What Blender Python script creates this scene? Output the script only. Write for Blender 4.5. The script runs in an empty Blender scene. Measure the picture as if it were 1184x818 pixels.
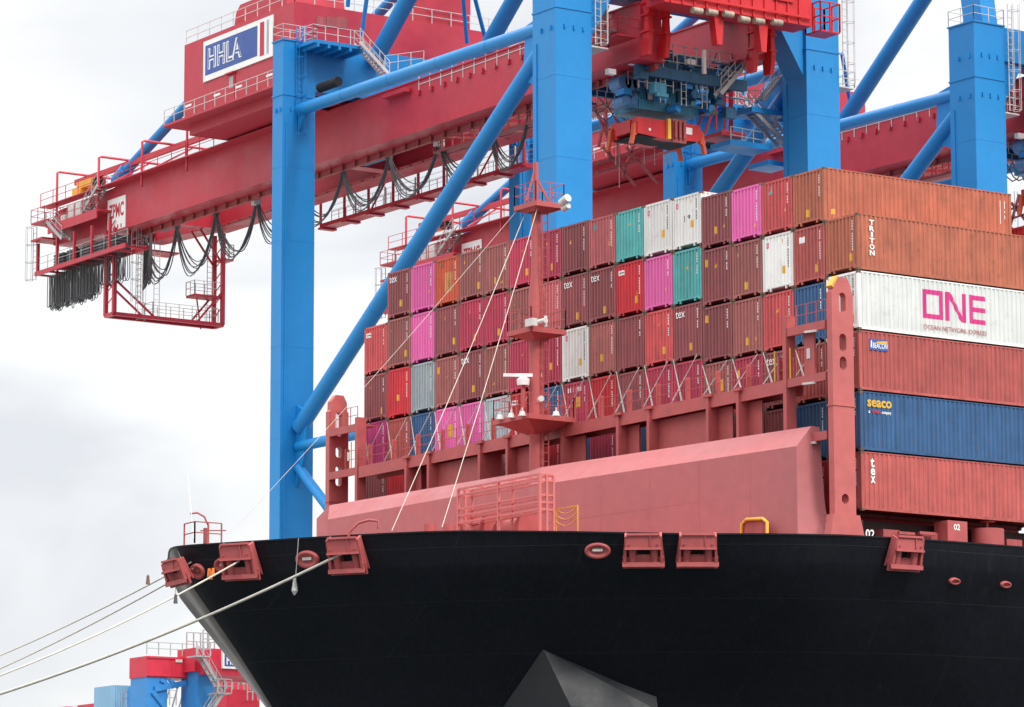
import bpy, math, random
from mathutils import Vector, Matrix
random.seed(7)
S = bpy.context.scene
COL = S.collection
R = math.radians

# ------------------------------------------------------------------ camera
CAM = Vector((-116.077, -140.904, 1.994))
YAW, PIT, ROL, FPX = R(34.1998), R(9.1089), R(-0.1138), 4419.04     # FPX: focal length at 1184 px width
cd = bpy.data.cameras.new('camera'); co = bpy.data.objects.new('camera', cd); COL.objects.link(co)
fw = Vector((math.sin(YAW)*math.cos(PIT), math.cos(YAW)*math.cos(PIT), math.sin(PIT)))
rt0 = Vector((math.cos(YAW), -math.sin(YAW), 0)); up0 = rt0.cross(fw)
rt = rt0*math.cos(ROL) + up0*math.sin(ROL); up = rt.cross(fw)
m = Matrix((rt, up, -fw)).transposed().to_4x4(); m.translation = CAM
co.matrix_world = m
cd.sensor_width = 36; cd.lens = 36*FPX/1184; cd.clip_start = 1; cd.clip_end = 6000
S.camera = co

# ------------------------------------------------------------------ world, sun, exposure
SUN_AZ, SUN_EL = (0.12, -0.99), 42          # direction towards the sun (X, Y) and its elevation
W = bpy.data.worlds.new('World'); S.world = W; W.use_nodes = True
nt = W.node_tree; nt.nodes.clear()
def N(nt, t, **k):
    n = nt.nodes.new(t)
    for a, b in k.items(): setattr(n, a, b)
    return n
out = N(nt, 'ShaderNodeOutputWorld'); sky = N(nt, 'ShaderNodeTexSky'); sky.sky_type = 'NISHITA'; sky.sun_disc = False
sky.sun_elevation = R(SUN_EL); sky.sun_rotation = math.atan2(SUN_AZ[0], SUN_AZ[1])
bg1 = N(nt, 'ShaderNodeBackground'); bg1.inputs[1].default_value = 0.12
bg2 = N(nt, 'ShaderNodeBackground'); bg2.inputs[1].default_value = 1.0
tc = N(nt, 'ShaderNodeTexCoord'); mp = N(nt, 'ShaderNodeMapping'); mp.inputs['Scale'].default_value = (1, 1, 2.4)
mp.inputs['Location'].default_value = (0.31, 0.12, 0.05)
nz = N(nt, 'ShaderNodeTexNoise'); nz.inputs['Scale'].default_value = 5.2; nz.inputs['Detail'].default_value = 5; nz.inputs['Roughness'].default_value = .5
nz.inputs['Distortion'].default_value = .35
rp = N(nt, 'ShaderNodeValToRGB')
rp.color_ramp.elements[0].position = .36; rp.color_ramp.elements[0].color = (.55, .562, .588, 1)
rp.color_ramp.elements[1].position = .50; rp.color_ramp.elements[1].color = (.71, .711, .712, 1)
mx = N(nt, 'ShaderNodeMixShader'); mx.inputs[0].default_value = .94
L = nt.links.new
L(tc.outputs['Generated'], mp.inputs[0]); L(mp.outputs[0], nz.inputs[0]); L(nz.outputs[0], rp.inputs[0])
# an overcast dome is brighter overhead than at the horizon
sx = N(nt, 'ShaderNodeSeparateXYZ'); gr = N(nt, 'ShaderNodeMapRange'); gr.inputs[1].default_value = .3; gr.inputs[2].default_value = .9
gr.inputs[3].default_value = 1.0; gr.inputs[4].default_value = 3.5
vm = N(nt, 'ShaderNodeVectorMath', operation='SCALE')
L(tc.outputs['Generated'], sx.inputs[0]); L(sx.outputs['Z'], gr.inputs[0]); L(rp.outputs[0], vm.inputs[0]); L(gr.outputs[0], vm.inputs['Scale']); L(vm.outputs[0], bg2.inputs[0]); L(sky.outputs[0], bg1.inputs[0])
L(bg1.outputs[0], mx.inputs[1]); L(bg2.outputs[0], mx.inputs[2]); L(mx.outputs[0], out.inputs[0])

sl = bpy.data.lights.new('sun', 'SUN'); sl.energy = 1.5; sl.angle = R(10); sl.color = (1, .965, .91)
so = bpy.data.objects.new('sun', sl); COL.objects.link(so)
h = math.hypot(*SUN_AZ); tosun = Vector((SUN_AZ[0]/h*math.cos(R(SUN_EL)), SUN_AZ[1]/h*math.cos(R(SUN_EL)), math.sin(R(SUN_EL))))
so.rotation_euler = tosun.to_track_quat('Z', 'Y').to_euler(); so.location = (-60, -120, 120)
vs = S.view_settings; vs.view_transform = 'Standard'; vs.look = 'None'; vs.gamma = 1; vs.use_curve_mapping = False
vs.exposure = 0.55

# ------------------------------------------------------------------ helpers
def at(px, py, **k):
    """the real point on a known plane X=, Y= or Z= that the photograph shows at (px, py)"""
    d = fw*FPX + rt*(px-592) - up*(py-409)
    a, c = next(iter(k.items())); i = 'XYZ'.index(a)
    return CAM + d*((c-CAM[i])/d[i])
def proj(p):
    v = Vector(p)-CAM; z = v.dot(fw)
    return 592+FPX*v.dot(rt)/z, 409-FPX*v.dot(up)/z

MATS = {}
def paint(name, rgb, rough=.5, dirt=.3, rand=0., metal=0., scale=.6, streak=True, rust=0., spec=.4):
    m = bpy.data.materials.new(name); m.use_nodes = True; t = m.node_tree; b = t.nodes['Principled BSDF']
    b.inputs['Roughness'].default_value = rough; b.inputs['Metallic'].default_value = metal
    b.inputs['Specular IOR Level'].default_value = spec
    tc = N(t, 'ShaderNodeTexCoord'); oi = N(t, 'ShaderNodeObjectInfo')
    ad = N(t, 'ShaderNodeVectorMath', operation='ADD')
    sc = N(t, 'ShaderNodeVectorMath', operation='SCALE'); sc.inputs['Scale'].default_value = 37.
    cb = N(t, 'ShaderNodeCombineXYZ')
    l = t.links.new
    for i in range(3): l(oi.outputs['Random'], cb.inputs[i])
    l(cb.outputs[0], sc.inputs[0]); l(tc.outputs['Object'], ad.inputs[0]); l(sc.outputs[0], ad.inputs[1])
    n1 = N(t, 'ShaderNodeTexNoise'); n1.inputs['Scale'].default_value = scale; n1.inputs['Detail'].default_value = 6; n1.inputs['Roughness'].default_value = .62
    l(ad.outputs[0], n1.inputs[0])
    mp = N(t, 'ShaderNodeMapping'); mp.inputs['Scale'].default_value = (3.2, 3.2, .22) if streak else (1, 1, 1)
    n2 = N(t, 'ShaderNodeTexNoise'); n2.inputs['Scale'].default_value = 1.6; n2.inputs['Detail'].default_value = 4
    l(ad.outputs[0], mp.inputs[0]); l(mp.outputs[0], n2.inputs[0])
    mu = N(t, 'ShaderNodeMath', operation='ADD'); l(n1.outputs[0], mu.inputs[0]); l(n2.outputs[0], mu.inputs[1])
    rp = N(t, 'ShaderNodeMapRange'); rp.inputs[1].default_value = .72; rp.inputs[2].default_value = 1.3
    rp.inputs[3].default_value = 1-dirt; rp.inputs[4].default_value = 1+dirt*.45
    l(mu.outputs[0], rp.inputs[0])
    hsv = N(t, 'ShaderNodeHueSaturation'); hsv.inputs['Color'].default_value = (*rgb, 1)
    vr = N(t, 'ShaderNodeMapRange'); vr.inputs[3].default_value = 1-rand; vr.inputs[4].default_value = 1+rand
    l(oi.outputs['Random'], vr.inputs[0])
    mm = N(t, 'ShaderNodeMath', operation='MULTIPLY'); l(rp.outputs[0], mm.inputs[0]); l(vr.outputs[0], mm.inputs[1])
    l(mm.outputs[0], hsv.inputs['Value'])
    col = hsv.outputs[0]
    if rust > 0:
        n3 = N(t, 'ShaderNodeTexNoise'); n3.inputs['Scale'].default_value = 2.3; n3.inputs['Detail'].default_value = 8; n3.inputs['Roughness'].default_value = .7
        l(ad.outputs[0], n3.inputs[0])
        rr = N(t, 'ShaderNodeMapRange'); rr.inputs[1].default_value = .575; rr.inputs[2].default_value = .70; rr.inputs[4].default_value = rust
        l(n3.outputs[0], rr.inputs[0])
        mr = N(t, 'ShaderNodeMix', data_type='RGBA'); mr.inputs['B'].default_value = (.16, .07, .035, 1)
        l(rr.outputs[0], mr.inputs['Factor']); l(col, mr.inputs['A']); col = mr.outputs['Result']
    l(col, b.inputs['Base Color'])
    r2 = N(t, 'ShaderNodeMapRange'); r2.inputs[1].default_value = .35; r2.inputs[2].default_value = .65
    r2.inputs[3].default_value = rough-.1; r2.inputs[4].default_value = min(1, rough+.15)
    l(n1.outputs[0], r2.inputs[0]); l(r2.outputs[0], b.inputs['Roughness'])
    MATS[name] = m
    return m

# the place's paints
BLUE = paint('crane blue paint', (.012, .235, .575), .42, .06, scale=.25, streak=False)
BLUED = paint('machinery blue paint', (.022, .12, .23), .5, .4)
CRED = paint('crane red paint', (.49, .036, .058), .42, .12, scale=.25, streak=False)
BRED = paint('boom red paint', (.60, .022, .03), .42, .2, scale=.4)
SRED = paint('breakwater red paint', (.45, .135, .140), .55, .10, scale=.3, rust=.10, streak=False)
SRED3 = paint('ship red paint', (.44, .092, .092), .55, .14, scale=.4, rust=.3, streak=False)
SRED2 = paint('ship dark red paint', (.40, .085, .085), .6, .3, scale=.5, rust=.2)
HULL = paint('hull black paint', (.0072, .0075, .0125), .42, .5, scale=.12, spec=.25)
def hull_plates(m):                    # plate seams and scuffs along the hull, with the slight ripple of welded plating
    t = m.node_tree; b = t.nodes['Principled BSDF']; l = t.links.new; src = b.inputs['Base Color'].links[0].from_socket
    tc = N(t, 'ShaderNodeTexCoord'); sp = N(t, 'ShaderNodeSeparateXYZ'); cb = N(t, 'ShaderNodeCombineXYZ'); l(tc.outputs['Object'], sp.inputs[0]); l(sp.outputs['X'], cb.inputs['X']); l(sp.outputs['Z'], cb.inputs['Y'])
    bk = N(t, 'ShaderNodeTexBrick'); bk.inputs['Scale'].default_value = 1; bk.inputs['Brick Width'].default_value = 9.; bk.inputs['Row Height'].default_value = 2.4; bk.inputs['Mortar Size'].default_value = .016; bk.inputs['Mortar Smooth'].default_value = .5
    l(cb.outputs[0], bk.inputs['Vector'])
    n = N(t, 'ShaderNodeTexNoise'); n.inputs['Scale'].default_value = .35; n.inputs['Detail'].default_value = 2; l(tc.outputs['Object'], n.inputs['Vector'])
    mp = N(t, 'ShaderNodeMapping'); mp.inputs['Scale'].default_value = (2.2, 2.2, .12); n2 = N(t, 'ShaderNodeTexNoise'); n2.inputs['Scale'].default_value = 1.; n2.inputs['Detail'].default_value = 7; n2.inputs['Roughness'].default_value = .7
    l(tc.outputs['Object'], mp.inputs[0]); l(mp.outputs[0], n2.inputs['Vector'])
    sr = N(t, 'ShaderNodeMapRange'); sr.inputs[1].default_value = .60; sr.inputs[2].default_value = .82; sr.inputs[4].default_value = .55; l(n2.outputs[0], sr.inputs[0])
    mx = N(t, 'ShaderNodeMix', data_type='RGBA'); mx.inputs['B'].default_value = (.032,.033,.038,1); l(sr.outputs[0], mx.inputs['Factor']); l(src, mx.inputs['A'])
    m2 = N(t, 'ShaderNodeMix', data_type='RGBA'); m2.inputs['B'].default_value = (.020,.021,.026,1); mm = N(t, 'ShaderNodeMath', operation='MULTIPLY'); mm.inputs[1].default_value = .6
    l(bk.outputs['Fac'], mm.inputs[0]); l(mm.outputs[0], m2.inputs['Factor']); l(mx.outputs['Result'], m2.inputs['A']); l(m2.outputs['Result'], b.inputs['Base Color'])
    ad = N(t, 'ShaderNodeMath', operation='MULTIPLY_ADD'); ad.inputs[1].default_value = .12; l(bk.outputs['Fac'], ad.inputs[0]); l(n.outputs[0], ad.inputs[2])
    bp = N(t, 'ShaderNodeBump'); bp.inputs['Strength'].default_value = .5; bp.inputs['Distance'].default_value = .12; l(ad.outputs[0], bp.inputs['Height']); l(bp.outputs[0], b.inputs['Normal'])
hull_plates(HULL)
GREY = paint('galvanised steel', (.42, .43, .43), .5, .25, scale=2)
LGREY = paint('pale railing paint', (.62, .61, .58), .6, .2, scale=2)
DGREY = paint('dark cable rubber', (.115, .118, .122), .6, .3)
STEEL = paint('lashing steel', (.54, .49, .46), .55, .25, scale=3)
DARK = paint('dark void', (.012, .012, .014), .8, .2)
WHITE = paint('white paint', (.84, .84, .82), .5, .06)
YELL = paint('yellow paint', (.75, .42, .05), .5, .2)
ORAN = paint('orange plastic', (.80, .20, .03), .5, .1)
MAG = paint('magenta lettering', (.62, .035, .21), .5, .08)
SBLUE = paint('sign blue', (.05, .10, .33), .5, .06)
SRD = paint('sign red', (.55, .02, .05), .5, .06)
GLASS = paint('dark glass', (.10, .13, .15), .15, .1, spec=.6)
ROPE = paint('pale rope', (.58, .54, .47), .85, .2, scale=4, streak=False)

class MB:
    def __init__(s): s.v = []; s.f = []; s.mi = []; s.sm = []; s.m = 0; s.cuts = []
    def cut(s): s.cuts.append((len(s.v), len(s.f))); return s        # what follows is a piece of its own
    def add(s, vs, fs, smooth=False):
        o = len(s.v); s.v += [Vector(a) for a in vs]
        for f in fs: s.f.append([o+i for i in f]); s.mi.append(s.m); s.sm.append(smooth)
        return s
    def box(s, x0, x1, y0, y1, z0, z1):
        return s.add([(x0,y0,z0),(x1,y0,z0),(x1,y1,z0),(x0,y1,z0),(x0,y0,z1),(x1,y0,z1),(x1,y1,z1),(x0,y1,z1)],
                     [(3,2,1,0),(4,5,6,7),(0,1,5,4),(1,2,6,5),(2,3,7,6),(3,0,4,7)])
    def bar(s, a, b, w, h=None, upv=(0,0,1)):
        a, b = Vector(a), Vector(b); h = h or w; d = (b-a).normalized(); u = Vector(upv)
        if abs(d.dot(u)) > .98: u = Vector((1,0,0))
        sd = d.cross(u).normalized()*w/2; u = sd.cross(d).normalized()*h/2
        return s.add([p+i*sd+j*u for p in (a, b) for i, j in ((-1,-1),(1,-1),(1,1),(-1,1))],
                     [(3,2,1,0),(4,5,6,7),(0,1,5,4),(1,2,6,5),(2,3,7,6),(3,0,4,7)])
    def tube(s, a, b, r, n=8, r2=None):
        a, b = Vector(a), Vector(b); r2 = r if r2 is None else r2; d = (b-a).normalized()
        u = d.orthogonal().normalized(); w = d.cross(u)
        vs = [p+rr*(math.cos(2*math.pi*i/n)*u+math.sin(2*math.pi*i/n)*w) for p, rr in ((a, r), (b, r2)) for i in range(n)]
        s.add(vs, [(i, (i+1)%n, n+(i+1)%n, n+i) for i in range(n)], True)
        return s.add(vs, [tuple(range(n))[::-1], tuple(range(n, 2*n))])
    def lathe(s, c, prof, n=20):
        c = Vector(c); vs = [c+Vector((r*math.cos(2*math.pi*i/n), r*math.sin(2*math.pi*i/n), z)) for z, r in prof for i in range(n)]; k = len(prof)
        s.add(vs, [(a*n+i, a*n+(i+1)%n, (a+1)*n+(i+1)%n, (a+1)*n+i) for a in range(k-1) for i in range(n)], True)
        return s.add(vs[-n:], [tuple(range(n))])
    def path(s, pts, r, n=5):
        pts = [Vector(p) for p in pts]; vs = []; u = None
        for k, p in enumerate(pts):
            d = (pts[min(k+1, len(pts)-1)]-pts[max(k-1, 0)]).normalized()
            u = d.orthogonal().normalized() if u is None else (u-d*u.dot(d)).normalized()
            w = d.cross(u)
            vs += [p+r*(math.cos(2*math.pi*i/n)*u+math.sin(2*math.pi*i/n)*w) for i in range(n)]
        fs = [(k*n+i, k*n+(i+1)%n, (k+1)*n+(i+1)%n, (k+1)*n+i) for k in range(len(pts)-1) for i in range(n)]
        return s.add(vs, fs, True)
    def prism(s, pts, vec):
        pts = [Vector(p) for p in pts]; n = len(pts); v = Vector(vec)
        return s.add(pts+[p+v for p in pts], [tuple(range(n))[::-1], tuple(range(n, 2*n))]+[(i, (i+1)%n, n+(i+1)%n, n+i) for i in range(n)])
    def quad(s, *p): return s.add(p, [tuple(range(len(p)))])
    def rail(s, pts, h=1.1, step=1.6, r=.026, mids=1):
        pts = [Vector(p) for p in pts]; z = Vector((0,0,1))
        for a, b in zip(pts, pts[1:]):
            n = max(1, round((b-a).length/step))
            for k in range(n+1):
                p = a.lerp(b, k/n); s.bar(p, p+z*h, 2*r)
            for j in range(mids+1): s.bar(a+z*h*(j+1)/(mids+1), b+z*h*(j+1)/(mids+1), 2*r*.8)
        return s
    def stair(s, a, b, w, wdir, n=10, rails=True):
        a, b, wd = Vector(a), Vector(b), Vector(wdir).normalized()*w/2; z = Vector((0,0,1))
        for q in (-1, 1):
            s.bar(a+wd*q, b+wd*q, .06, .26)
            if rails:
                s.bar(a+wd*q+z*1., b+wd*q+z*1., .045); s.bar(a+wd*q+z*.5, b+wd*q+z*.5, .035)
                for k in range(4): p = a.lerp(b, k/3)+wd*q; s.bar(p, p+z, .04)
        for k in range(1, n): p = a.lerp(b, k/n); s.bar(p-wd, p+wd, .24, .05)
        return s
    def ladder(s, a, b, w, wdir, cage=None):
        a, b, wd = Vector(a), Vector(b), Vector(wdir).normalized()*w/2
        for q in (-1, 1): s.bar(a+wd*q, b+wd*q, .05)
        n = max(2, int((b-a).length/.45))
        for k in range(1, n): p = a.lerp(b, k/n); s.bar(p-wd, p+wd, .035)
        if cage:
            c = Vector(cage).normalized()*.75
            for k in range(0, n+1, 3):
                p = a.lerp(b, k/n); s.path([p-wd, p-wd*1.2+c*.6, p+c, p+wd*1.2+c*.6, p+wd], .025, 4)
            for q in (-1.2, 0, 1.2): o = wd*q+c*(.6 if q else 1); s.bar(a+o, b+o, .03)
        return s
    def build(s, name, mats, parent=None):
        if s.cuts:
            c = [(0, 0)]+[q for q in s.cuts if q[0] < len(s.v)]+[(len(s.v), len(s.f))]; r = None
            for (v0, f0), (v1, f1) in zip(c, c[1:]):
                if v1 == v0: continue
                p = MB(); p.v = s.v[v0:v1]; p.f = [[i-v0 for i in f] for f in s.f[f0:f1]]; p.mi = s.mi[f0:f1]; p.sm = s.sm[f0:f1]
                r = p.build(name, mats, parent)
            return r
        me = bpy.data.meshes.new(name); o = Vector((0,0,0)); p = parent
        while p: o += p.location; p = p.parent
        me.from_pydata([v-o for v in s.v], [], s.f)
        for mm in (mats if isinstance(mats, (list, tuple)) else [mats]): me.materials.append(mm)
        me.polygons.foreach_set('material_index', s.mi); me.polygons.foreach_set('use_smooth', s.sm); me.update()
        ob = bpy.data.objects.new(name, me); COL.objects.link(ob); ob.parent = parent
        return ob
def empty(name, loc, label=None, cat=None, group=None, parent=None):
    o = bpy.data.objects.new(name, None); COL.objects.link(o); o.location = loc; o.parent = parent; o.empty_display_size = .5
    if label: tag(o, label, cat, group)
    return o
def tag(o, label=None, cat=None, group=None, kind=None):
    for k, v in (('label', label), ('category', cat), ('group', group), ('kind', kind)):
        if v: o[k] = v
    return o
def copy_tree(o, parent=None, subst=None):
    c = o.copy(); COL.objects.link(c); c.parent = parent
    for ch in list(o.children): copy_tree(ch, c)
    return c
_txt = {}
def text_geo(s, spacing=1., bold=0.):
    k = (s, spacing, bold)
    if k not in _txt:
        c = bpy.data.curves.new('lettering', 'FONT'); c.body = s; c.size = 1; c.space_character = spacing; c.offset = bold; c.resolution_u = 3
        o = bpy.data.objects.new('lettering', c); COL.objects.link(o)
        bpy.context.view_layer.update()
        me = bpy.data.meshes.new_from_object(o.evaluated_get(bpy.context.evaluated_depsgraph_get()))
        vs = [v.co.copy() for v in me.vertices]; fs = [tuple(p.vertices) for p in me.polygons]
        x0 = min(v.x for v in vs); x1 = max(v.x for v in vs); y0 = min(v.y for v in vs); y1 = max(v.y for v in vs)
        _txt[k] = ([((v.x-x0)/(y1-y0), (v.y-y0)/(y1-y0)) for v in vs], fs, (x1-x0)/(y1-y0))
        bpy.data.objects.remove(o); bpy.data.curves.remove(c); bpy.data.meshes.remove(me)
    return _txt[k]
def letter(mb, s, org, xd, ud, height, width=None, spacing=1., bold=.01, shear=0.):
    """lettering with its lower left at org; height in metres, optional total width"""
    vs, fs, w = text_geo(s, spacing, bold); sx = height if width is None else width/w
    xd, ud, org = Vector(xd).normalized(), Vector(ud).normalized(), Vector(org)
    mb.add([org+xd*((a+shear*b)*sx)+ud*(b*height) for a, b in vs], fs)
    return mb

# ------------------------------------------------------------------ water and quay (below the frame, but they carry the scene)
WAT = paint('harbour water', (.03, .05, .055), .12, .3, scale=.05, streak=False)
CONC = paint('quay concrete', (.30, .29, .27), .85, .25, scale=.2, streak=False)
tag(MB().quad((-3000,-3000,0),(3000,-3000,0),(3000,3000,0),(-3000,3000,0)).build('water', WAT), kind='structure')
tag(MB().box(-1500, 2500, 49, 2500, -6, 3.).build('ground', CONC), kind='structure')

# ------------------------------------------------------------------ the ship
CY = 22.6
ship = empty('container_ship', (10, CY, 0), 'black hulled container ship with red superstructure moored at the quay', 'ship')
XS = [(-4,-12),(0,-12.2),(5,-14.2),(10,-17.1),(14.66,-19.35),(15.8,-20.2),(17.3,-21.35),(19,-22.75),(20.6,-24.1),(22.3,-24.85)]
GUN = [(0,0),(.1,.6),(.3,1.15),(.7,1.95),(1.3,3.1),(2.4,5.1),(3.8,7.9),(6.3,11.8),(8.7,14.1),(11.,16.4),(14.8,19.3),(17.6,21.1),(20.6,23.1),(23.6,24.1),(27,24.4),(35,24.5),(44,24.5),(300,24.5)]
ZG = [(0,22.3),(8,22.3),(15.5,22.03),(300,22.03)]
def lut(T, x):
    if x <= T[0][0]: return T[0][1]
    for (a, b), (c, d) in zip(T, T[1:]):
        if x <= c: return b+(d-b)*(x-a)/(c-a)
    return T[-1][1]
def hull_pt(s, z, off=0.):
    zz = min(z, 22.3); w = (1-max(0, zz)/22.3)**1.3
    lo = 24.5*(1-(1-min(1, s/85))**1.7)*min(1, (s/.8)**.5 if s < .8 else 1)
    hb = lut(GUN, s)*(1-w)+lo*w
    return Vector((lut(XS, zz)+s, CY-hb-off, z))
def hull_hit(px, py):
    d = (fw*FPX+rt*(px-592)-up*(py-409)).normalized(); a, b = 60., 400.
    t = a
    while t < b:
        p = CAM+d*t; s = p.x-lut(XS, min(p.z, 22.3))
        if s > 0 and p.y > hull_pt(s, p.z).y: break
        t += .25
    lo, hi = t-.25, t
    for _ in range(20):
        mid = (lo+hi)/2; p = CAM+d*mid; s = p.x-lut(XS, min(p.z, 22.3))
        if s > 0 and p.y > hull_pt(s, p.z).y: hi = mid
        else: lo = mid
    return CAM+d*hi
def hull_s(px, z):                     # where along the hull, at height z, the photograph's column px falls
    a, b = 0.2, 70.
    for _ in range(40):
        c = (a+b)/2
        if proj(hull_pt(c, z))[0] < px: a = c
        else: b = c
    return a
def hull_frame(px, z, off=.02):        # origin, tangent, outward normal (level)
    s = hull_s(px, z); p = hull_pt(s, z); q = hull_pt(s+.6, z)-hull_pt(max(0, s-.6), z)
    t = q.normalized(); n = Vector((t.y, -t.x, 0)).normalized(); return p+n*off, t, n
def hull_frame3(px, z, off=.02):       # the same, following the slope of the plating
    o, t, n = hull_frame(px, z, 0); s = hull_s(px, z); k = (hull_pt(s, z+.6)-hull_pt(s, z-.6)); k = (k-t*k.dot(t)).normalized(); n = t.cross(k).normalized(); return o+n*off, t, n, k
SS = [0,.08,.25,.6,1,1.5,2.2,3.2,4.2,5.4,6.7,8,9.8,11.7,14,16.3,19.4,22.5,26,28.8,32,35,40,46,60,90,140,200,300]
ZZ = [-4,0,3,6,9,11,13,14.66,15.8,17.3,19,20.2,20.75,20.85,22.2,22.3]
hb = MB(); nS = len(SS)
for side in (1, -1):
    vs = []
    for z in ZZ:
        for s in SS:
            p = hull_pt(s, z, .05 if 20.7 < z < 20.9 else 0.)
            if z > 21: p.z = lut(ZG, s)-(22.3-z)
            vs.append(p if side == 1 else Vector((p.x, 2*CY-p.y, p.z)))
    fs = [(i*nS+k, i*nS+k+1, (i+1)*nS+k+1, (i+1)*nS+k) for i in range(len(ZZ)-1) for k in range(nS-1)]
    hb.add(vs, fs if side == 1 else [f[::-1] for f in fs], True)
hull = hb.build('hull', HULL, ship)
dk = MB(); top = [hull_pt(s, 20.8) for s in SS]; edge = [Vector((p.x+.12, min(p.y+.1, CY), 20.8)) for p in top]
for a, b in zip(edge, edge[1:]): dk.quad(a, b, Vector((b.x, 2*CY-b.y, 20.8)), Vector((a.x, 2*CY-a.y, 20.8)))
dk.build('deck', SRED2, ship)
cp = MB()
for side in (1, -1):
    for s0, s1 in zip(SS, SS[1:]):
        a, b = hull_pt(s0, 22.3), hull_pt(s1, 22.3); a.z = lut(ZG, s0)+.03; b.z = lut(ZG, s1)+.03
        if side == -1: a.y, b.y = 2*CY-a.y, 2*CY-b.y
        cp.bar(a, b, .14, .07)
cp.build('gunwale_rail', HULL, ship)

# anchor housing: a wedge standing out of the flare
A0, B0, D0 = hull_hit(628, 751), hull_hit(759, 806), hull_hit(572, 832)
def pull(px, py, q): d = (CAM-q).length; dr = (fw*FPX+rt*(px-592)-up*(py-409)).normalized(); return CAM+dr*d
C0 = hull_hit(660, 817); n0 = hull_frame(660, C0.z)[2]; C0 = pull(660, 817, C0+(CAM-C0).normalized()*2.6)
B1 = pull(761, 822, B0+(CAM-B0).normalized()*.5); D1 = hull_hit(560, 900); C1 = C0+Vector((.6, .6, -2.2)); inn = Vector((.3, 3, 0))
an = MB(); an.add([A0, B0, B1, C0, D0, D1, C1, A0+inn, B0+inn], [(0,3,2,1), (0,4,3), (4,5,6,3), (3,6,2), (0,1,8,7)])
an.build('anchor_housing', paint('hull lit grey', (.0165,.0185,.0225), .5, .16, scale=.3), ship)  # hull colour lightened for the light the wedge catches

# breakwater
RT, CT, LT = at(921,516,X=-3.1), at(621,561,X=-5.7), at(379,601,X=-5.4)
TT = [at(938,493,X=-2.2), at(626,540.5,X=-4.7), at(381,584.5,X=-4.6)]
CTL, TTL = at(611,559,X=-5.2), at(611,545.5,X=-4.4)            # the starboard half stands a little lower
OR, OL = at(948,597,X=-2.2), at(366,600,X=-4.7)
bw = MB(); zb = 20.8
def dn(p, z=zb): return Vector((p.x, p.y, z))
OT = TT[0]; ext = Vector((-.25, 0, 0))
bw.quad(dn(RT), dn(CT), CT, RT); bw.quad(dn(CTL), dn(LT), LT, CTL); bw.quad(dn(CT), dn(CTL), CTL, CT); bw.quad(CT, CTL, TTL, TT[1])
bw.quad(RT, CT, TT[1], TT[0]); bw.quad(CTL, LT, TT[2], TTL)
y0_, z0_ = TT[0].y, TT[0].z; yb_ = at(964,621,X=-2.2).y; d1_ = at(946.5,588,X=-2.2).y-y0_; NF = 16
OUT = [Vector((-2.2, y0_+d1_*t+(yb_-y0_-d1_)*t**7, z0_+(21.6-z0_)*t)) for t in [(k/NF)**.8 for k in range(NF+1)]]
INN = [Vector((RT.x, RT.y, min(RT.z, q.z))) for q in OUT]
bw.add(INN+OUT, [(k+1, k, NF+1+k, NF+2+k) for k in range(NF)], True)
bw.quad(LT, dn(LT), dn(OL), OL, TT[2])
th = Vector((.5, 0, 0))                               # the plate's back, so it has thickness
for a, b in ((TT[0], TT[1]), (TT[1], TTL), (TTL, TT[2])): bw.quad(a, b, b+th, a+th); bw.quad(a+th, b+th, dn(b+th), dn(a+th))
for k in range(NF): bw.quad(OUT[k+1], OUT[k], OUT[k]+th, OUT[k+1]+th)
bk = bw.build('breakwater', SRED, ship)
sm_ = MB()                                           # weld seams of the plate
for t in (.17,.36,.55,.74,.9):
    a = RT.lerp(CT, t)+Vector((-.004,0,-.02)); sm_.bar(a, dn(a), .022, .008)
for h_ in (.36,.7):
    sm_.bar(RT.lerp(dn(RT), h_)+Vector((-.004,.05,0)), CT.lerp(dn(CT), h_)+Vector((-.004,0,0)), .008, .02); sm_.bar(CTL.lerp(dn(CTL), h_)+Vector((-.004,0,0)), LT.lerp(dn(LT), h_)+Vector((-.004,0,0)), .008, .02)
sm_.build('weld_seam', SRED, bk)
dr = MB(); P = lambda x, y: at(x, y, X=-3.85)
pts = [P(857,625), P(858,606), P(863,601), P(882,600), P(887,604), P(887,625)]
dr.path(pts, .09, 6); dr.m = 1; dr.quad(*[p+Vector((.06,0,0)) for p in pts])
dr.build('access_opening', [YELL, SRED2], bk)

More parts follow.
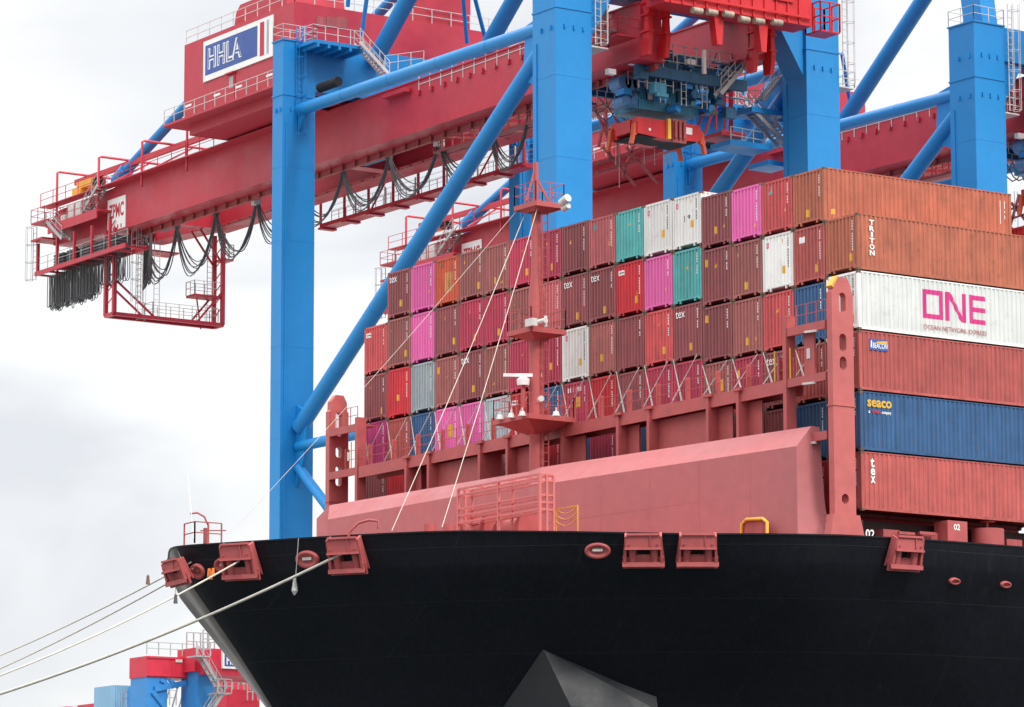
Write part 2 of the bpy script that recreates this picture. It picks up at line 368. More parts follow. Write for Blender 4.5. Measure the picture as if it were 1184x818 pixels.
# roller fairleads and mooring chocks
FGAP = paint('fairlead shaded red', (.20,.045,.045), .7, .3)  # ship red darkened to give the shade inside a fairlead
def fairlead(px, z0, z1, w, frame=None):
    o, t, n, k = frame or hull_frame3(px, 21.4, .02); f = MB()
    P = lambda a, b, c: o+t*a+n*c+k*(b-21.4)
    zm = z0+(z1-z0)*.56
    f.prism([P(-w/2-.14,z0-.1,.02),P(w/2+.14,z0-.1,.02),P(w/2-.02,z1-.1,.02),P(-w/2+.02,z1-.1,.02)], n*.06)
    f.bar(P(-w/2-.1,z0,.30), P(w/2+.1,z0,.30), .56, .14, n); f.bar(P(-w/2-.12,z0-.02,.56), P(w/2+.12,z0-.02,.56), .08, .22)
    for q in (-1, 1): f.prism([P(q*w/2-.06,z0,.05),P(q*w/2-.06,z0,.58),P(q*(w/2-.06)-.06,z1-.05,.5),P(q*(w/2-.06)-.06,z1,.05)], t*.12)
    f.prism([P(-w/2+.02,zm,.56),P(w/2-.02,zm,.56),P(w/2-.1,z1,.40),P(-w/2+.1,z1,.40)], n*.06)          # hood
    f.bar(P(-w/2,zm,.62), P(w/2,zm,.62), .12, .1); f.bar(P(-w/2+.1,z1,.38), P(w/2-.1,z1,.38), .34, .1)
    f.bar(P(w*.2,zm,.66), P(w*.18,z1+.03,.5), .05, .04)
    for q in (-.38,.38): f.bar(P(w*q,zm+.18,.62), P(w*q,zm+.24,.62), .07, .06)
    fr = f.build('roller_fairlead', SRED3, ship)
    for q in (-1, 1):
        r = MB(); r.tube(P(q*w*.30,z0+.08,.32), P(q*w*.30,zm,.34), .19, 14); r.build('roller', SRED3, fr)
    r = MB(); r.tube(P(-w*.3,z0+.24,.24), P(w*.3,z0+.24,.24), .13, 12); r.build('roller', SRED2, fr)
    v = MB(); v.quad(P(-w*.45,z0+.05,.10),P(w*.45,z0+.05,.10),P(w*.45,zm,.10),P(-w*.45,zm,.10)); v.m = 1; v.quad(P(-w*.16,z0+.2,.112),P(w*.16,z0+.2,.112),P(w*.14,zm,.112),P(-w*.14,zm,.112)); v.build('rope_opening', [FGAP, DARK], fr)  # closed back panels, the opening's shade put into their colour
for px, w in ((281, 1.75), (404, 1.7), (744, 1.75), (806, 1.75), (1043, 1.6)): fairlead(px, 20.85, 22.42 if px < 500 else 22.25, w)
kk = Vector((-.42,0,.91)); tt = Vector((.25,-.97,0)); tt = (tt-kk*tt.dot(kk)).normalized(); bp = Vector((-24.75, CY-.1, 21.3)); fairlead(0, 20.85, 21.9, 1.25, (bp, tt, tt.cross(kk), kk))
def chock(px, z, w, h_):
    o, t, n, k = hull_frame3(px, z, .0); f = MB()
    def ring(a, b, c): return [o+t*(a*math.cos(q))+k*(b*math.sin(q))+n*c for q in [2*math.pi*i/24 for i in range(24)]]
    rs = [ring(w/2+.05,h_/2+.05,-.3), ring(w/2+.02,h_/2+.02,.12), ring(w/2-.06,h_/2-.06,.17), ring(w*.34,h_*.30,.10), ring(w*.30,h_*.24,.05)]
    f.add(sum(rs, []), [(a*24+i, a*24+(i+1)%24, (a+1)*24+(i+1)%24, (a+1)*24+i) for a in range(4) for i in range(24)], True)
    f.quad(*ring(w*.30,h_*.24,.05)); f.m = 1
    f.bar(o+n*.08-t*w*.2+k*h_*.06, o+n*.08+t*w*.2+k*h_*.06, .05, h_*.16)
    f.build('mooring_chock', [SRED3, LGREY if w > 1 else SRED2], ship)
for px, z, w, h_ in ((356,21.35,1.25,.85),(691,21.35,1.2,.75),(260,21.3,1.1,.8),(221,21.1,.8,.75),(1103,20.25,.6,.3),(1162,20.25,.6,.3)): chock(px, z, w, h_)

# foremast
mast = MB(); M0 = Vector((-3.4, CY, 0)); pr = lambda y: at(620, y, X=-3.4).z
prof = [(20.8,.42),(pr(510),.40),(pr(490),.40),(pr(400),.41),(pr(345),.42),(pr(318),.28),(pr(250),.25),(pr(232),.24)]
mast.lathe(M0, prof)
mast.tube(M0+Vector((0,0,pr(240))), M0+Vector((0,0,pr(188))), .13, 8); mast.bar(M0+Vector((-.5,.2,pr(233))), M0+Vector((0,0,pr(192))), .1); mast.bar(M0+Vector((.7,-.2,pr(233))), M0+Vector((0,0,pr(205))), .1)
ma = mast.build('foremast', SRED3, ship)
def plat(z, w, d, dx=0, skirt=.5):
    f = MB(); c = M0+Vector((dx,0,z)); e = [c+Vector((x,y,0)) for x, y in ((-d,-w),(d,-w),(d,w),(-d,w))]
    f.prism(e, (0,0,.1))
    for i in range(4): f.bar(e[i]+Vector((0,0,-.05)), e[(i+1)%4]+Vector((0,0,-.05)), .1, .25)
    b = [M0+Vector((x*.35,y*.35,z-skirt-.25)) for x, y in ((-1,-1),(1,-1),(1,1),(-1,1))]
    for i in range(4): f.quad(b[i], b[(i+1)%4], e[(i+1)%4]+Vector((0,0,-.06)), e[i]+Vector((0,0,-.06)))
    p = f.build('mast_platform', SRED3, ma)
    r = MB(); r.rail([q+Vector((0,0,.1)) for q in e+e[:1]], 1.05, 1., .02); r.build('platform_railing', SRED3, p)
    return c
plat(pr(487), 1.6, 1.45, -.2, .5); plat(pr(385), 1.1, 1.1, 0, .2); plat(pr(239), 1.0, .9, .2, .1)
ra = MB(); z = pr(440); c = M0+Vector((-.75,.15,z))
ra.tube(c-Vector((0,0,1.5)), c-Vector((0,0,.3)), .12, 8); ra.m = 1
ra.tube(c-Vector((0,0,.32)), c-Vector((0,0,.02)), .32, 16, .36); ra.tube(c-Vector((0,0,.02)), c+Vector((0,0,.1)), .36, 16, .2)
v = Vector((.86,-.5,0)); ra.bar(c-v*1.05+Vector((0,0,.22)), c+v*1.05+Vector((0,0,.22)), .16, .17)
ra.build('radar_scanner', [SRED3, WHITE], ma)
fl = MB()
for px, py in ((578,482),(591,480),(604,478),(643,478)):
    p = at(px, py, X=-5.2); fl.tube(p+Vector((0,0,-.12)), p+Vector((0,0,.1)), .2, 12, .13); fl.tube(p+Vector((0,0,-.16)), p+Vector((0,0,-.12)), .23, 12); fl.bar(p+Vector((0,0,.1)), p+Vector((0,0,.3)), .06); fl.cut()
fl.build('floodlight', LGREY, ma)
fx = MB(); p = at(614,372,X=-4.6)
fx.box(p.x-.15,p.x+.2,p.y-.3,p.y+.35,p.z-.25,p.z+.15); fx.cut(); q = at(631,372,X=-4.4); fx.tube(q+Vector((-.2,.3,0)), q+Vector((-.2,-.3,0)), .14, 10); fx.tube(q+Vector((0,0,-.3)), q+Vector((0,0,.3)), .09, 8); fx.cut()
q = at(653,232,X=-3); fx.tube(q+Vector((0,.3,-.1)), q+Vector((0,-.3,.1)), .22, 12); fx.tube(q+Vector((.1,.3,-.42)), q+Vector((.1,-.2,-.3)), .15, 12); fx.cut(); q = at(627,462,X=-4.2); fx.tube(q+Vector((0,.2,0)), q-Vector((.2,.2,0)), .16, 10)
fx.build('signal_lamp', LGREY, ma)
ld = MB(); ld.ladder(M0+Vector((.15,-.6,pr(545))), M0+Vector((.15,-.6,pr(240))), .36, (1,0,0)); ld.build('mast_ladder', SRED2, ma)

# lashing bridge in front of the stacks
lb = MB(); zt, zd = 30.05, 29.4; X0, X1 = -2.2, -.9
Yp = lambda px, y=500, X=-2.2: at(px, y, X=X).y
def yat(px, z, X=-2.2):               # Y on the plane X where column px is seen at height z
    a, b = -5., 50.
    for _ in range(40):
        c = (a+b)/2
        if proj((X, c, z))[0] > px: a = c
        else: b = c
    return a
lb.box(X0, X0+.12, 3.25, 42.2, zd, zt); lb.box(X0+.125, X1-.105, 3.25, 42.2, zt-.12, zt-.004); lb.box(X1-.1, X1, 3.25, 42.2, zd, zt)
for px in (471,497,556,588,651.6,716,751.5,820,855):
    y = yat(px, 29.2); lb.box(X0-.14, X1+.01, y-.1, y+.1, 20.8, zt-.05); lb.box(X0-.2, X0+.05, y-.3, y+.3, zt-.12, zt+.03)
for a, b in ((751.5, 820), (497, 556)):
    y0, y1 = yat(b, 28), yat(a, 28); lb.box(X0+.5, X0+.56, y0, y1, 20.8, zd)
for a, b in ((588,615),(651.6,668),(716,730),(820,838),(855,872),(471,478)):
    y0, y1 = yat(b, 28), yat(a, 28); lb.box(X0+.5, X0+.56, y0, y1, 20.8, zd)
for y in (9.0, 17.5, 26.0, 34.4):
    lb.box(X0+.3, X0+.4, y, y+1.0, 26.2, 27.6)
lbr = lb.build('lashing_bridge', SRED3, ship)
dv = MB()                                            # dark ovals laid on the plates, painting the shade inside small openings
for px in (722, 660, 733, 768, 560):
    y = yat(px, 27.5); c = Vector((X0+.485, y, 27.3)); dv.quad(*[c+Vector((0, .33*math.cos(q), .62*math.sin(q))) for q in [2*math.pi*i/16 for i in range(16)]][::-1]); dv.cut()
dv.build('manhole', DARK, lbr)
PIL = paint('pillar red paint', (.49,.118,.112), .55, .12, scale=.4, rust=.1, streak=False)
def tower(y, s):                                     # end pillar of the bridge, standing outboard of the stacks
    f = MB(); xa, xb, r = -2.2, -.9, .21; xm = -1.55; zt_ = 34.6 if s > 0 else 34.6
    holes = [(23.66,24.14),(30.1,30.75),(31.0,31.85),(32.85,33.85)] if s > 0 else [(27.0,27.5),(29.3,30.5),(30.95,31.6),(32.2,33.6)]
    def slab(x0, x1, z0, z1):
        if z1 > z0: f.box(x0, x1, y-.2, y+.2, z0, z1)
    z = 22.
    for h0, h1 in holes:
        slab(xa, xb, z, h0); slab(xa, xm-r, h0, h1); slab(xm+r, xb, h0, h1)
        for zz, d in ((h0, 1), (h1, -1)):             # rounded ends
            for q in (-1, 1): f.prism([(xm+q*r,y-.2,zz),(xm+q*r,y-.2,zz+d*r*.75),(xm+q*r*.75,y-.2,zz+d*r*.3),(xm+q*r*.3,y-.2,zz)][::(q*d)], (0,.4,0))
        z = h1
    f.prism([(xa,y-.2,z),(xb,y-.2,z),(-1.0,y-.2,z+.12),(-1.02,y-.2,34.2),(-1.25,y-.2,34.6),(-1.75,y-.2,34.6),(-2.08,y-.2,34.2),(-2.1,y-.2,z+.12)], (0,.4,0))
    f.prism([(-2.55,y-.26,21.95),(-.4,y-.26,21.95),(-.72,y-.26,23.15),(-2.32,y-.26,23.15)], (0,.52,0))
    f.box(-2.24,-.86,y-.24,y+.24,28.35,28.42)
    t = f.build('bridge_pillar', PIL, lbr)
    g = MB(); g.prism([(-2.13,y-.22,34.05),(-1.78,y-.22,34.62),(-1.86,y-.22,34.66),(-2.22,y-.22,34.15)], (0,.44,0))
    if s > 0: g.build('pillar_cap', YELL, t)
tower(-.35, 1); tower(45.6, -1)
tw = MB()
for y0, y1 in ((.0, 3.1), (42.4, 45.4)):
    for z in (32.55, 30.05, 27.2): tw.box(X0, X0+.15, y0, y1, z-.42, z); tw.box(X0+.155, X1-.01, y0, y1, z-.1, z-.004)
    yy = y1 if y0 < 10 else y0
    tw.box(X0-.05, X0+.55, yy-.13, yy+.13, 20.8, 33.2 if y0 < 10 else 32.9); tw.cut()
tw.box(X0+.3, X0+.4, 1.2, 2.0, 30.05, 32.2); tw.cut()
nt_ = MB(); nt_.box(X0+.26, X0+.298, 1.5, 1.75, 30.9, 31.4); nt_.cut(); nt_.box(X0-.02, X0+.0, 43.2, 43.4, 30.5, 31.); nt_.cut(); nt_.bar((X0-.03,.6,32.1),(X0-.03,1.5,32.15),.12,.1); nt_.cut(); nt_.bar((X0-.03,.8,29.6),(X0-.03,1.7,29.65),.12,.1); nt_.cut(); nt_.bar((X0-.03,.8,26.7),(X0-.03,1.6,26.75),.12,.1)
nt_.build('notice_plate', LGREY, lbr)
tw.build('bridge_tower', SRED3, lbr)
rl = MB(); rl.rail([(X0+.05,2.5,zt),(X0+.05,43.3,zt)], 1.0, 1.25, .018); rl.rail([(X0+.05,-.1,32.55),(X0+.05,3.0,32.55)], 1., .8, .018); rl.rail([(X0+.05,42.4,32.55),(X0+.05,45.4,32.55)], 1., .8, .018)
for k in range(17): y = 3.6+2.5*k; rl.bar((X0+.1,y,zt),(X0+.1,y,zt+1.15),.28,.06,(0,1,0))
rl.build('bridge_railing', SRED3, lbr)
yl = MB()
for y in (2.7, 3.9, 43.0): yl.bar((X0+.0,y,zt),(X0+.0,y,zt+1.5),.05)
for z in (29.3,28.5,27.7): yl.bar((X0+.55,3.6,z),(X0+.55,3.6,z-.5),.12,.05); yl.bar((X0+.55,42.6,z),(X0+.55,42.6,z-.5),.12,.05)
yl.build('warning_stripe', YELL, lbr)
lr = []
for k in range(18):                                  # steel rods from the bridge to the corners of the boxes above
    yb = .2+2.5*k; ztop = 32.1 if k < 5 else 32.75
    for a, b in ((0.25, 2.0), (2.3, .7)):
        r_ = MB()
        for d in (0, .13): r_.tube((-.1, yb+a, ztop+.05-d*.3), (-.72, yb+b+(d if b > a else -d)*.8, zt-.05), .023, 5)
        r_.build('lashing_rod', STEEL, lbr)

# stays from the masthead down to the deck
for a, b in ((at(453,614,Z=22.3), at(608,245,X=-3.6)), (at(511,610,Z=22.3), at(622,238,X=-3.6)), (at(271,612,Z=23.0), at(601,240,X=-3.8))):
    t = MB(); a = Vector(a); b = Vector(b); r = .021 if a.x > -22 else .012
    t.path([a.lerp(b, q/8)-Vector((0,0,.25*math.sin(math.pi*q/8))) for q in range(9)], r, 5); t.build('mast_stay', ROPE, ship)

# foredeck fittings
cg = MB(); q0, q1 = at(530,612,X=-12), at(629,612,X=-12); zc0, zc1 = 22.3, at(530,566,X=-12).z
c4 = [Vector((-12.,q0.y,0)),Vector((-12.,q1.y+.35,0)),Vector((-11.2,q1.y+.35,0)),Vector((-11.2,q0.y,0))]
for i in range(4):
    a, b = c4[i], c4[(i+1)%4]
    for t in (0, .5): p = a.lerp(b, t); cg.bar(p+Vector((0,0,20.8)), p+Vector((0,0,zc1)), .12)
    for z in (zc1, zc1-.3, zc1-1.0, zc1-1.35, zc1-1.7): cg.bar(a+Vector((0,0,z)), b+Vector((0,0,z)), .09)
for t in (.2,.4,.6,.8): cg.bar(c4[0].lerp(c4[1],t)+Vector((0,0,zc1)), c4[3].lerp(c4[2],t)+Vector((0,0,zc1)), .06)
cg.build('deck_cage', paint('cage red paint', (.60,.17,.16), .5, .15), ship)
for px in (560, 600):
    wn = MB(); p = at(px, 606, X=-10.5); wn.tube(p+Vector((0,-.9,-.5)), p+Vector((0,.9,-.5)), .8, 16); wn.tube(p+Vector((0,-1,-.5)), p+Vector((0,-.9,-.5)), 1.0, 16); wn.tube(p+Vector((0,.9,-.5)), p+Vector((0,1,-.5)), 1.0, 16); wn.build('mooring_winch', SRED3, ship)
ch = MB(); pa, pb = at(643,612,X=-10), at(668,612,X=-10); zt2 = at(643,589,X=-10).z
ch.bar((pa.x,pa.y,20.8),(pa.x,pa.y,zt2),.05); ch.bar((pb.x,pb.y,20.8),(pb.x,pb.y,zt2),.05); ch.bar((pa.x,pa.y,zt2),(pb.x,pb.y,zt2),.05)
for j in range(3): ch.path([(pa.x, pa.y+(pb.y-pa.y)*q/8, zt2-.3*j-.3*math.sin(math.pi*q/8)) for q in range(9)], .03, 4)
ch.build('chain_gate', YELL, ship)
br = MB(); pts = [at(x,y,X=X) for x,y,X in ((213,628,-25),(225,628,-25.1),(256,627,-23.6))]
for p in pts: p.z = 22.3
br.rail(pts, 1.05, .9, .03); br.bar(Vector((-24.0,21.8,23.1)),Vector((-23.0,21.0,23.1)),.05)
pg = at(236,628,X=-24); br.path([Vector((pg.x,pg.y,22))+Vector((0,0,z)) + rt*dx for dx, z in ((.2,0),(.2,1.3),(.0,1.75),(-.35,1.95),(-.7,1.9))], .05, 6)
br.bar(Vector((pg.x,pg.y,22))+rt*.05, Vector((pg.x,pg.y,23.2))+rt*.05, .14)
br.build('bow_railing', SRED2, ship)
st = MB(); st.tube(at(224,625,X=-24.6), at(217,548,X=-24.6), .03, 5, .012); st.build('jackstaff', WHITE, ship)
dvv = MB(); p = at(419,622,X=-20)
dvv.path([p+Vector((0,0,z))+rt*dx for dx, z in ((-.7,-.2),(-.6,.3),(-.2,.7),(.3,.85),(.75,.8),(.75,.45))], .07, 6); dvv.build('deck_davit', SRED2, ship)
bl = MB()
for px in (497, 519): p = at(px, 612, X=-15); bl.tube(p+Vector((0,0,-1.5)), p+Vector((0,0,.22)), .3, 12); bl.cut()
bl.build('bollard', SRED3, ship)

# what stands under the outer stack, aft of the pillar
hc = MB(); hc.box(.3, 60, 1.2, 44, 20.8, 23.2); hc.box(-.6, .3, .4, 44.6, 20.8, 23.1)
hco = hc.build('hatch_coaming', paint('coaming shaded red', (.035,.012,.012), .7, .3, scale=.5), ship)  # red taken almost to black, carrying the shade beneath the boxes
lt = MB(); p = at(1001,622,X=.0); letter(lt, '02', at(1001,622,Y=.36), (1,0,0), (0,0,1), .42, bold=.02)
vp = MB(); p0, p1 = at(1096,625,Y=-.2), at(1117,627,Y=-.2); vp.box(p0.x, p1.x+.1, -.2, .8, 20.8, at(1100,602,Y=-.2).z)
for q in (.3,.75): x = p0.x+(p1.x-p0.x)*q; vp.tube((x,.1,23),(x,.1,23.35),.06,6)
vpo = vp.build('vent_post', SRED3, ship)
letter(lt, '02', at(1103,613,Y=-.21), (1,0,0), (0,0,1), .3, bold=.02); lt.build('frame_number', WHITE, ship)
dm = MB(); c = at(1145,627,Y=.4); dm.tube((c.x,.6,20.8),(c.x,.6,at(1145,612,Y=.4).z),.82,24); zt3 = at(1145,604,Y=.4).z
dm.tube((c.x,.6,22),(c.x,.6,zt3),.06,6); dm.tube((c.x,.6,zt3),(c.x,.6,zt3+.12),.42,16,.3); dm.build('mushroom_vent', SRED3, ship)
bx = MB()
for px in (1030,1075,1172): c = at(px,618,Y=.5); bx.box(c.x-.5,c.x+.5,.45,1.1,20.8,22.75); bx.cut()
for px in (1048,1072): c = at(px,617,Y=.2); bx.bar(c+Vector((-.5,0,0)), c+Vector((.5,0,0)), .14); bx.cut()
bx.build('locker', SRED2, ship)

# ------------------------------------------------------------------ containers
CC = {'maroon':(.29,.076,.083),'brown':(.36,.115,.105),'brick':(.45,.095,.085),'orange_brick':(.52,.152,.088),'crimson':(.48,.045,.095),
      'red':(.58,.026,.04),'salmon':(.60,.09,.095),'pink':(.70,.13,.38),'white':(.76,.77,.74),'teal':(.10,.44,.43),
      'greyblue':(.40,.48,.51),'blue':(.035,.11,.25),'orange':(.60,.10,.045),'rose':(.50,.13,.14),'magenta':(.42,.035,.16)}
CM = {k: paint('container '+k.replace('_', ' ')+' steel', v, .5, .3 if k not in ('white','pink') else .13, rand=.17, scale=.9, rust=.5 if k not in ('white','pink','teal') else .22) for k, v in CC.items()}
CAST = paint('corner casting steel', (.17,.11,.08), .8, .5, scale=6)
PATCH = paint('faded tan patch', (.55,.26,.09), .6, .35, scale=2)
_cm = {}
def corr(a, b, pitch, depth):          # corrugation profile: (distance along, inset)
    n = max(1, round((b-a)/pitch)); p = (b-a)/n; o = []
    for i in range(n):
        x = a+i*p; o += [(x, depth), (x+p*.26, depth), (x+p*.43, 0), (x+p*.83, 0)]
    return o+[(b, depth)]
def cont_mesh(h):
    k = round(h, 2)
    if k in _cm: return _cm[k]
    Lx, Wy = 6.096, 1.219
    b = MB()
    pf = corr(-Wy+.13, Wy-.13, .262, .062)
    z0, z1 = .25, h-.115
    vs = [(-Lx+.012+d, y, z) for y, d in pf for z in (z0, z1)]
    b.add(vs, [(2*i, 2*i+1, 2*i+3, 2*i+2) for i in range(len(pf)-1)])
    ps = corr(-Lx+.15, Lx-.15, .285, .045)
    for sgn in (-1, 1):
        vs = [(x, sgn*(Wy-.008-d), z) for x, d in ps for z in (.16, h-.06)]
        fs = [(2*i, 2*i+2, 2*i+3, 2*i+1) for i in range(len(ps)-1)]
        b.add(vs, fs if sgn < 0 else [f[::-1] for f in fs])
    b.quad((-Lx+.06,-Wy+.03,h-.03),(Lx-.06,-Wy+.03,h-.03),(Lx-.06,Wy-.03,h-.03),(-Lx+.06,Wy-.03,h-.03))
    b.quad((-Lx+.1,-Wy+.05,.205),(-Lx+.1,Wy-.05,.205),(Lx-.1,Wy-.05,.205),(Lx-.1,-Wy+.05,.205))
    b.quad((Lx-.05,-Wy+.1,.16),(Lx-.05,Wy-.1,.16),(Lx-.05,Wy-.1,h-.1),(Lx-.05,-Wy+.1,h-.1))
    f = MB()
    for sx in (-1, 1):
        for sy in (-1, 1):
            x0, x1 = sorted((sx*Lx, sx*(Lx-.17))); y0, y1 = sorted((sy*Wy, sy*(Wy-.145)))
            f.m = 0; f.box(x0, x1, y0, y1, .118, h-.118)
            f.m = 1
            for z0_, z1_ in ((0, .118), (h-.118, h)):
                f.box(min(sx*(Lx+.004), sx*(Lx-.178)), max(sx*(Lx+.004), sx*(Lx-.178)), min(sy*(Wy+.004), sy*(Wy-.162)), max(sy*(Wy+.004), sy*(Wy-.162)), z0_, z1_)
            f.box(min(sx*(Lx-.03), sx*(Lx-.14)), max(sx*(Lx-.03), sx*(Lx-.14)), min(sy*(Wy-.03), sy*(Wy-.13)), max(sy*(Wy-.03), sy*(Wy-.13)), -.025, 0)
        f.m = 0
        x0, x1 = sorted((sx*(Lx-.003), sx*(Lx-.09)))
        f.box(x0, x1, -Wy+.145, Wy-.145, h-.12, h-.012); f.box(x0, x1, -Wy+.145, Wy-.145, .205, .28)
        for y in (-.62, .62): f.box(x0, x1, y-.06, y+.06, .06, .205)
        for y in (-.97, .97): f.box(x0, x1, y-.11, y+.11, .118, .205)
    for sy in (-1, 1):
        y0, y1 = sorted((sy*(Wy-.002), sy*(Wy-.07)))
        f.box(-Lx+.17, Lx-.17, y0, y1, h-.065, h-.006); f.box(-Lx+.17, Lx-.17, y0, y1, .05, .18)
    A = b.build('corrugated_body', CM['maroon']); B = f.build('frame', [CM['maroon'], CAST])
    mA, mB = A.data, B.data
    bpy.data.objects.remove(A); bpy.data.objects.remove(B)
    _cm[k] = (mA, mB); return _cm[k]
ORD = ['first','second','third','fourth','fifth','sixth','seventh','eighth','ninth','tenth','eleventh','twelfth','thirteenth','fourteenth','fifteenth','sixteenth','seventeenth','eighteenth']
TIER = ['topmost','second from the top','third from the top','fourth from the top','fifth from the top','bottom']
NM = {'maroon':'dark maroon','brown':'brown','brick':'brick red','orange_brick':'orange brown','crimson':'crimson','red':'bright red','salmon':'salmon red','pink':'bright pink',
      'white':'white','teal':'teal','greyblue':'pale grey blue','blue':'dark blue','orange':'orange red','rose':'dusty rose','magenta':'dark magenta'}
def conform(mb, axis, prof, base, sgn=1.):          # lay flat lettering onto the ribs: cut it at every crease and press it in
    cut = [a for a, d in prof]; V, F, MI = [], [], []
    def inset(a):
        for (p, d), (q, e) in zip(prof, prof[1:]):
            if p <= a <= q: return d+(e-d)*(a-p)/(q-p) if q > p else d
        return 0.
    other = 1-axis
    for f, mi in zip(mb.f, mb.mi):
        P_ = [mb.v[i] for i in f]; lo = min(p[axis] for p in P_); hi = max(p[axis] for p in P_)
        ks = [lo]+[c for c in cut if lo+1e-5 < c < hi-1e-5]+[hi]
        for a, b in zip(ks, ks[1:]):
            poly = P_
            for lim, keep in ((a, 1), (b, -1)):
                o = []
                for p, q in zip(poly, poly[1:]+poly[:1]):
                    dp, dq = (p[axis]-lim)*keep, (q[axis]-lim)*keep
                    if dp >= -1e-9: o.append(p)
                    if (dp > 1e-9 and dq < -1e-9) or (dp < -1e-9 and dq > 1e-9): o.append(p.lerp(q, dp/(dp-dq)))
                poly = o
                if len(poly) < 3: break
            if len(poly) < 3: continue
            n = len(V)
            for p in poly:
                w = p.copy(); off = (p[other]-base[1])*1.; w[other] = base[0]+inset(p[axis])+off; V.append(w)
            F.append(list(range(n, len(V)))); MI.append(mi)
    mb.v, mb.f, mb.mi, mb.sm = V, F, MI, [False]*len(F)
    return mb
def container(color, yc, z, h, label, marks=(), idstrip=True):
    root = empty('shipping_container', (6.096, yc, z), label, 'container', 'containers stacked on the bow')
    mA, mB = cont_mesh(h)
    for nm, me in (('corrugated_body', mA), ('frame', mB)):
        o = bpy.data.objects.new(nm, me); COL.objects.link(o); o.parent = root
        o.material_slots[0].link = 'OBJECT'; o.material_slots[0].material = CM[color]
    xf = -.006; w = MB(); plain = MB(); used = [MATS['white paint'], MATS['yellow paint'], MAG, SBLUE, MATS['dark cable rubber'], MATS['crane red paint'], CM['teal'], PATCH]
    P = lambda u, zz, d=0: Vector((xf-d, yc+1.219-u, z+zz))
    def rect(u0, u1, z0, z1, mi, d=0): w.m = mi; w.quad(P(u0,z0,d), P(u0,z1,d), P(u1,z1,d), P(u1,z0,d))
    dark = color != 'white'
    if idstrip:
        rnd = random.random(); zz = h-.3; n = 6+int(rnd*6); u = 1.95
        for i in range(n):
            g = .07+.05*random.random(); rect(u, u+.055, zz-g, zz, 0 if dark else 4); zz -= g+.035+(.1 if i in (3,) else 0)
    for mk in marks:
        t = mk[0]
        if t == 'tex': letter(plain, 'tex', P(.2, h-.64, .004), (0,-1,0), (0,0,1), .36, .8, bold=.004)
        elif t == 'r': rect(*mk[1:6])
        elif t == 'tri':
            u, zz, s = mk[1:4]; w.m = mk[4] if len(mk) > 4 else 1; w.quad(P(u,zz), P(u+s*.9,zz+s*1.4), P(u+s,zz+.1*s))
        elif t == 'one': rect(.30,.42,h-.62,h-.34,2,.003); rect(.33,.39,h-.57,h-.39,0,.005); rect(.44,.5,h-.62,h-.34,2,.003); rect(1.55,1.62,h-.5,h-.3,1)
        elif t == 'label': rect(.2,.68,h-.62,h-.36,0,.003); rect(.28,.62,h-.52,h-.46,4,.006)
    if plain.v: plain.build('end_lettering', MATS['white paint'], root)
    if w.v:
        pf = [(yc+a, d) for a, d in corr(-1.219+.13, 1.219-.13, .262, .062)]
        conform(w, 1, pf, (.012-.006, xf)); w.build('end_marking', used, root)
    return root
Y_ = lambda u, z: ('r', u, u+.22, z, z+.38, 1)          # small yellow placard
T_ = lambda u, z: ('tri', u, z, .16)
LV = {18:[38.63,35.76,33.0],17:[41.5,38.72,35.8,32.9],16:[41.5,38.68,35.78,32.9],15:[41.46,38.68,35.78,32.9],14:[41.46,38.67,35.79,32.88],13:[41.43,38.65,35.77,32.88],
      12:[41.42,38.61,35.74,32.84],11:[41.39,38.58,35.7,32.8],10:[41.38,38.58,35.7,32.77],9:[41.34,38.56,35.67,32.74],8:[41.31,38.52,35.62,32.68],7:[41.3,38.43,35.57,32.64],
      6:[41.25,38.4,35.53,32.58],5:[40.89,38.09,35.13,32.2],4:[40.82,38.03,35.09,32.15],3:[40.77,38.,35.06,32.1],2:[40.76,37.97,35.04,32.07],1:[38.05,35.21,32.28,29.32]}
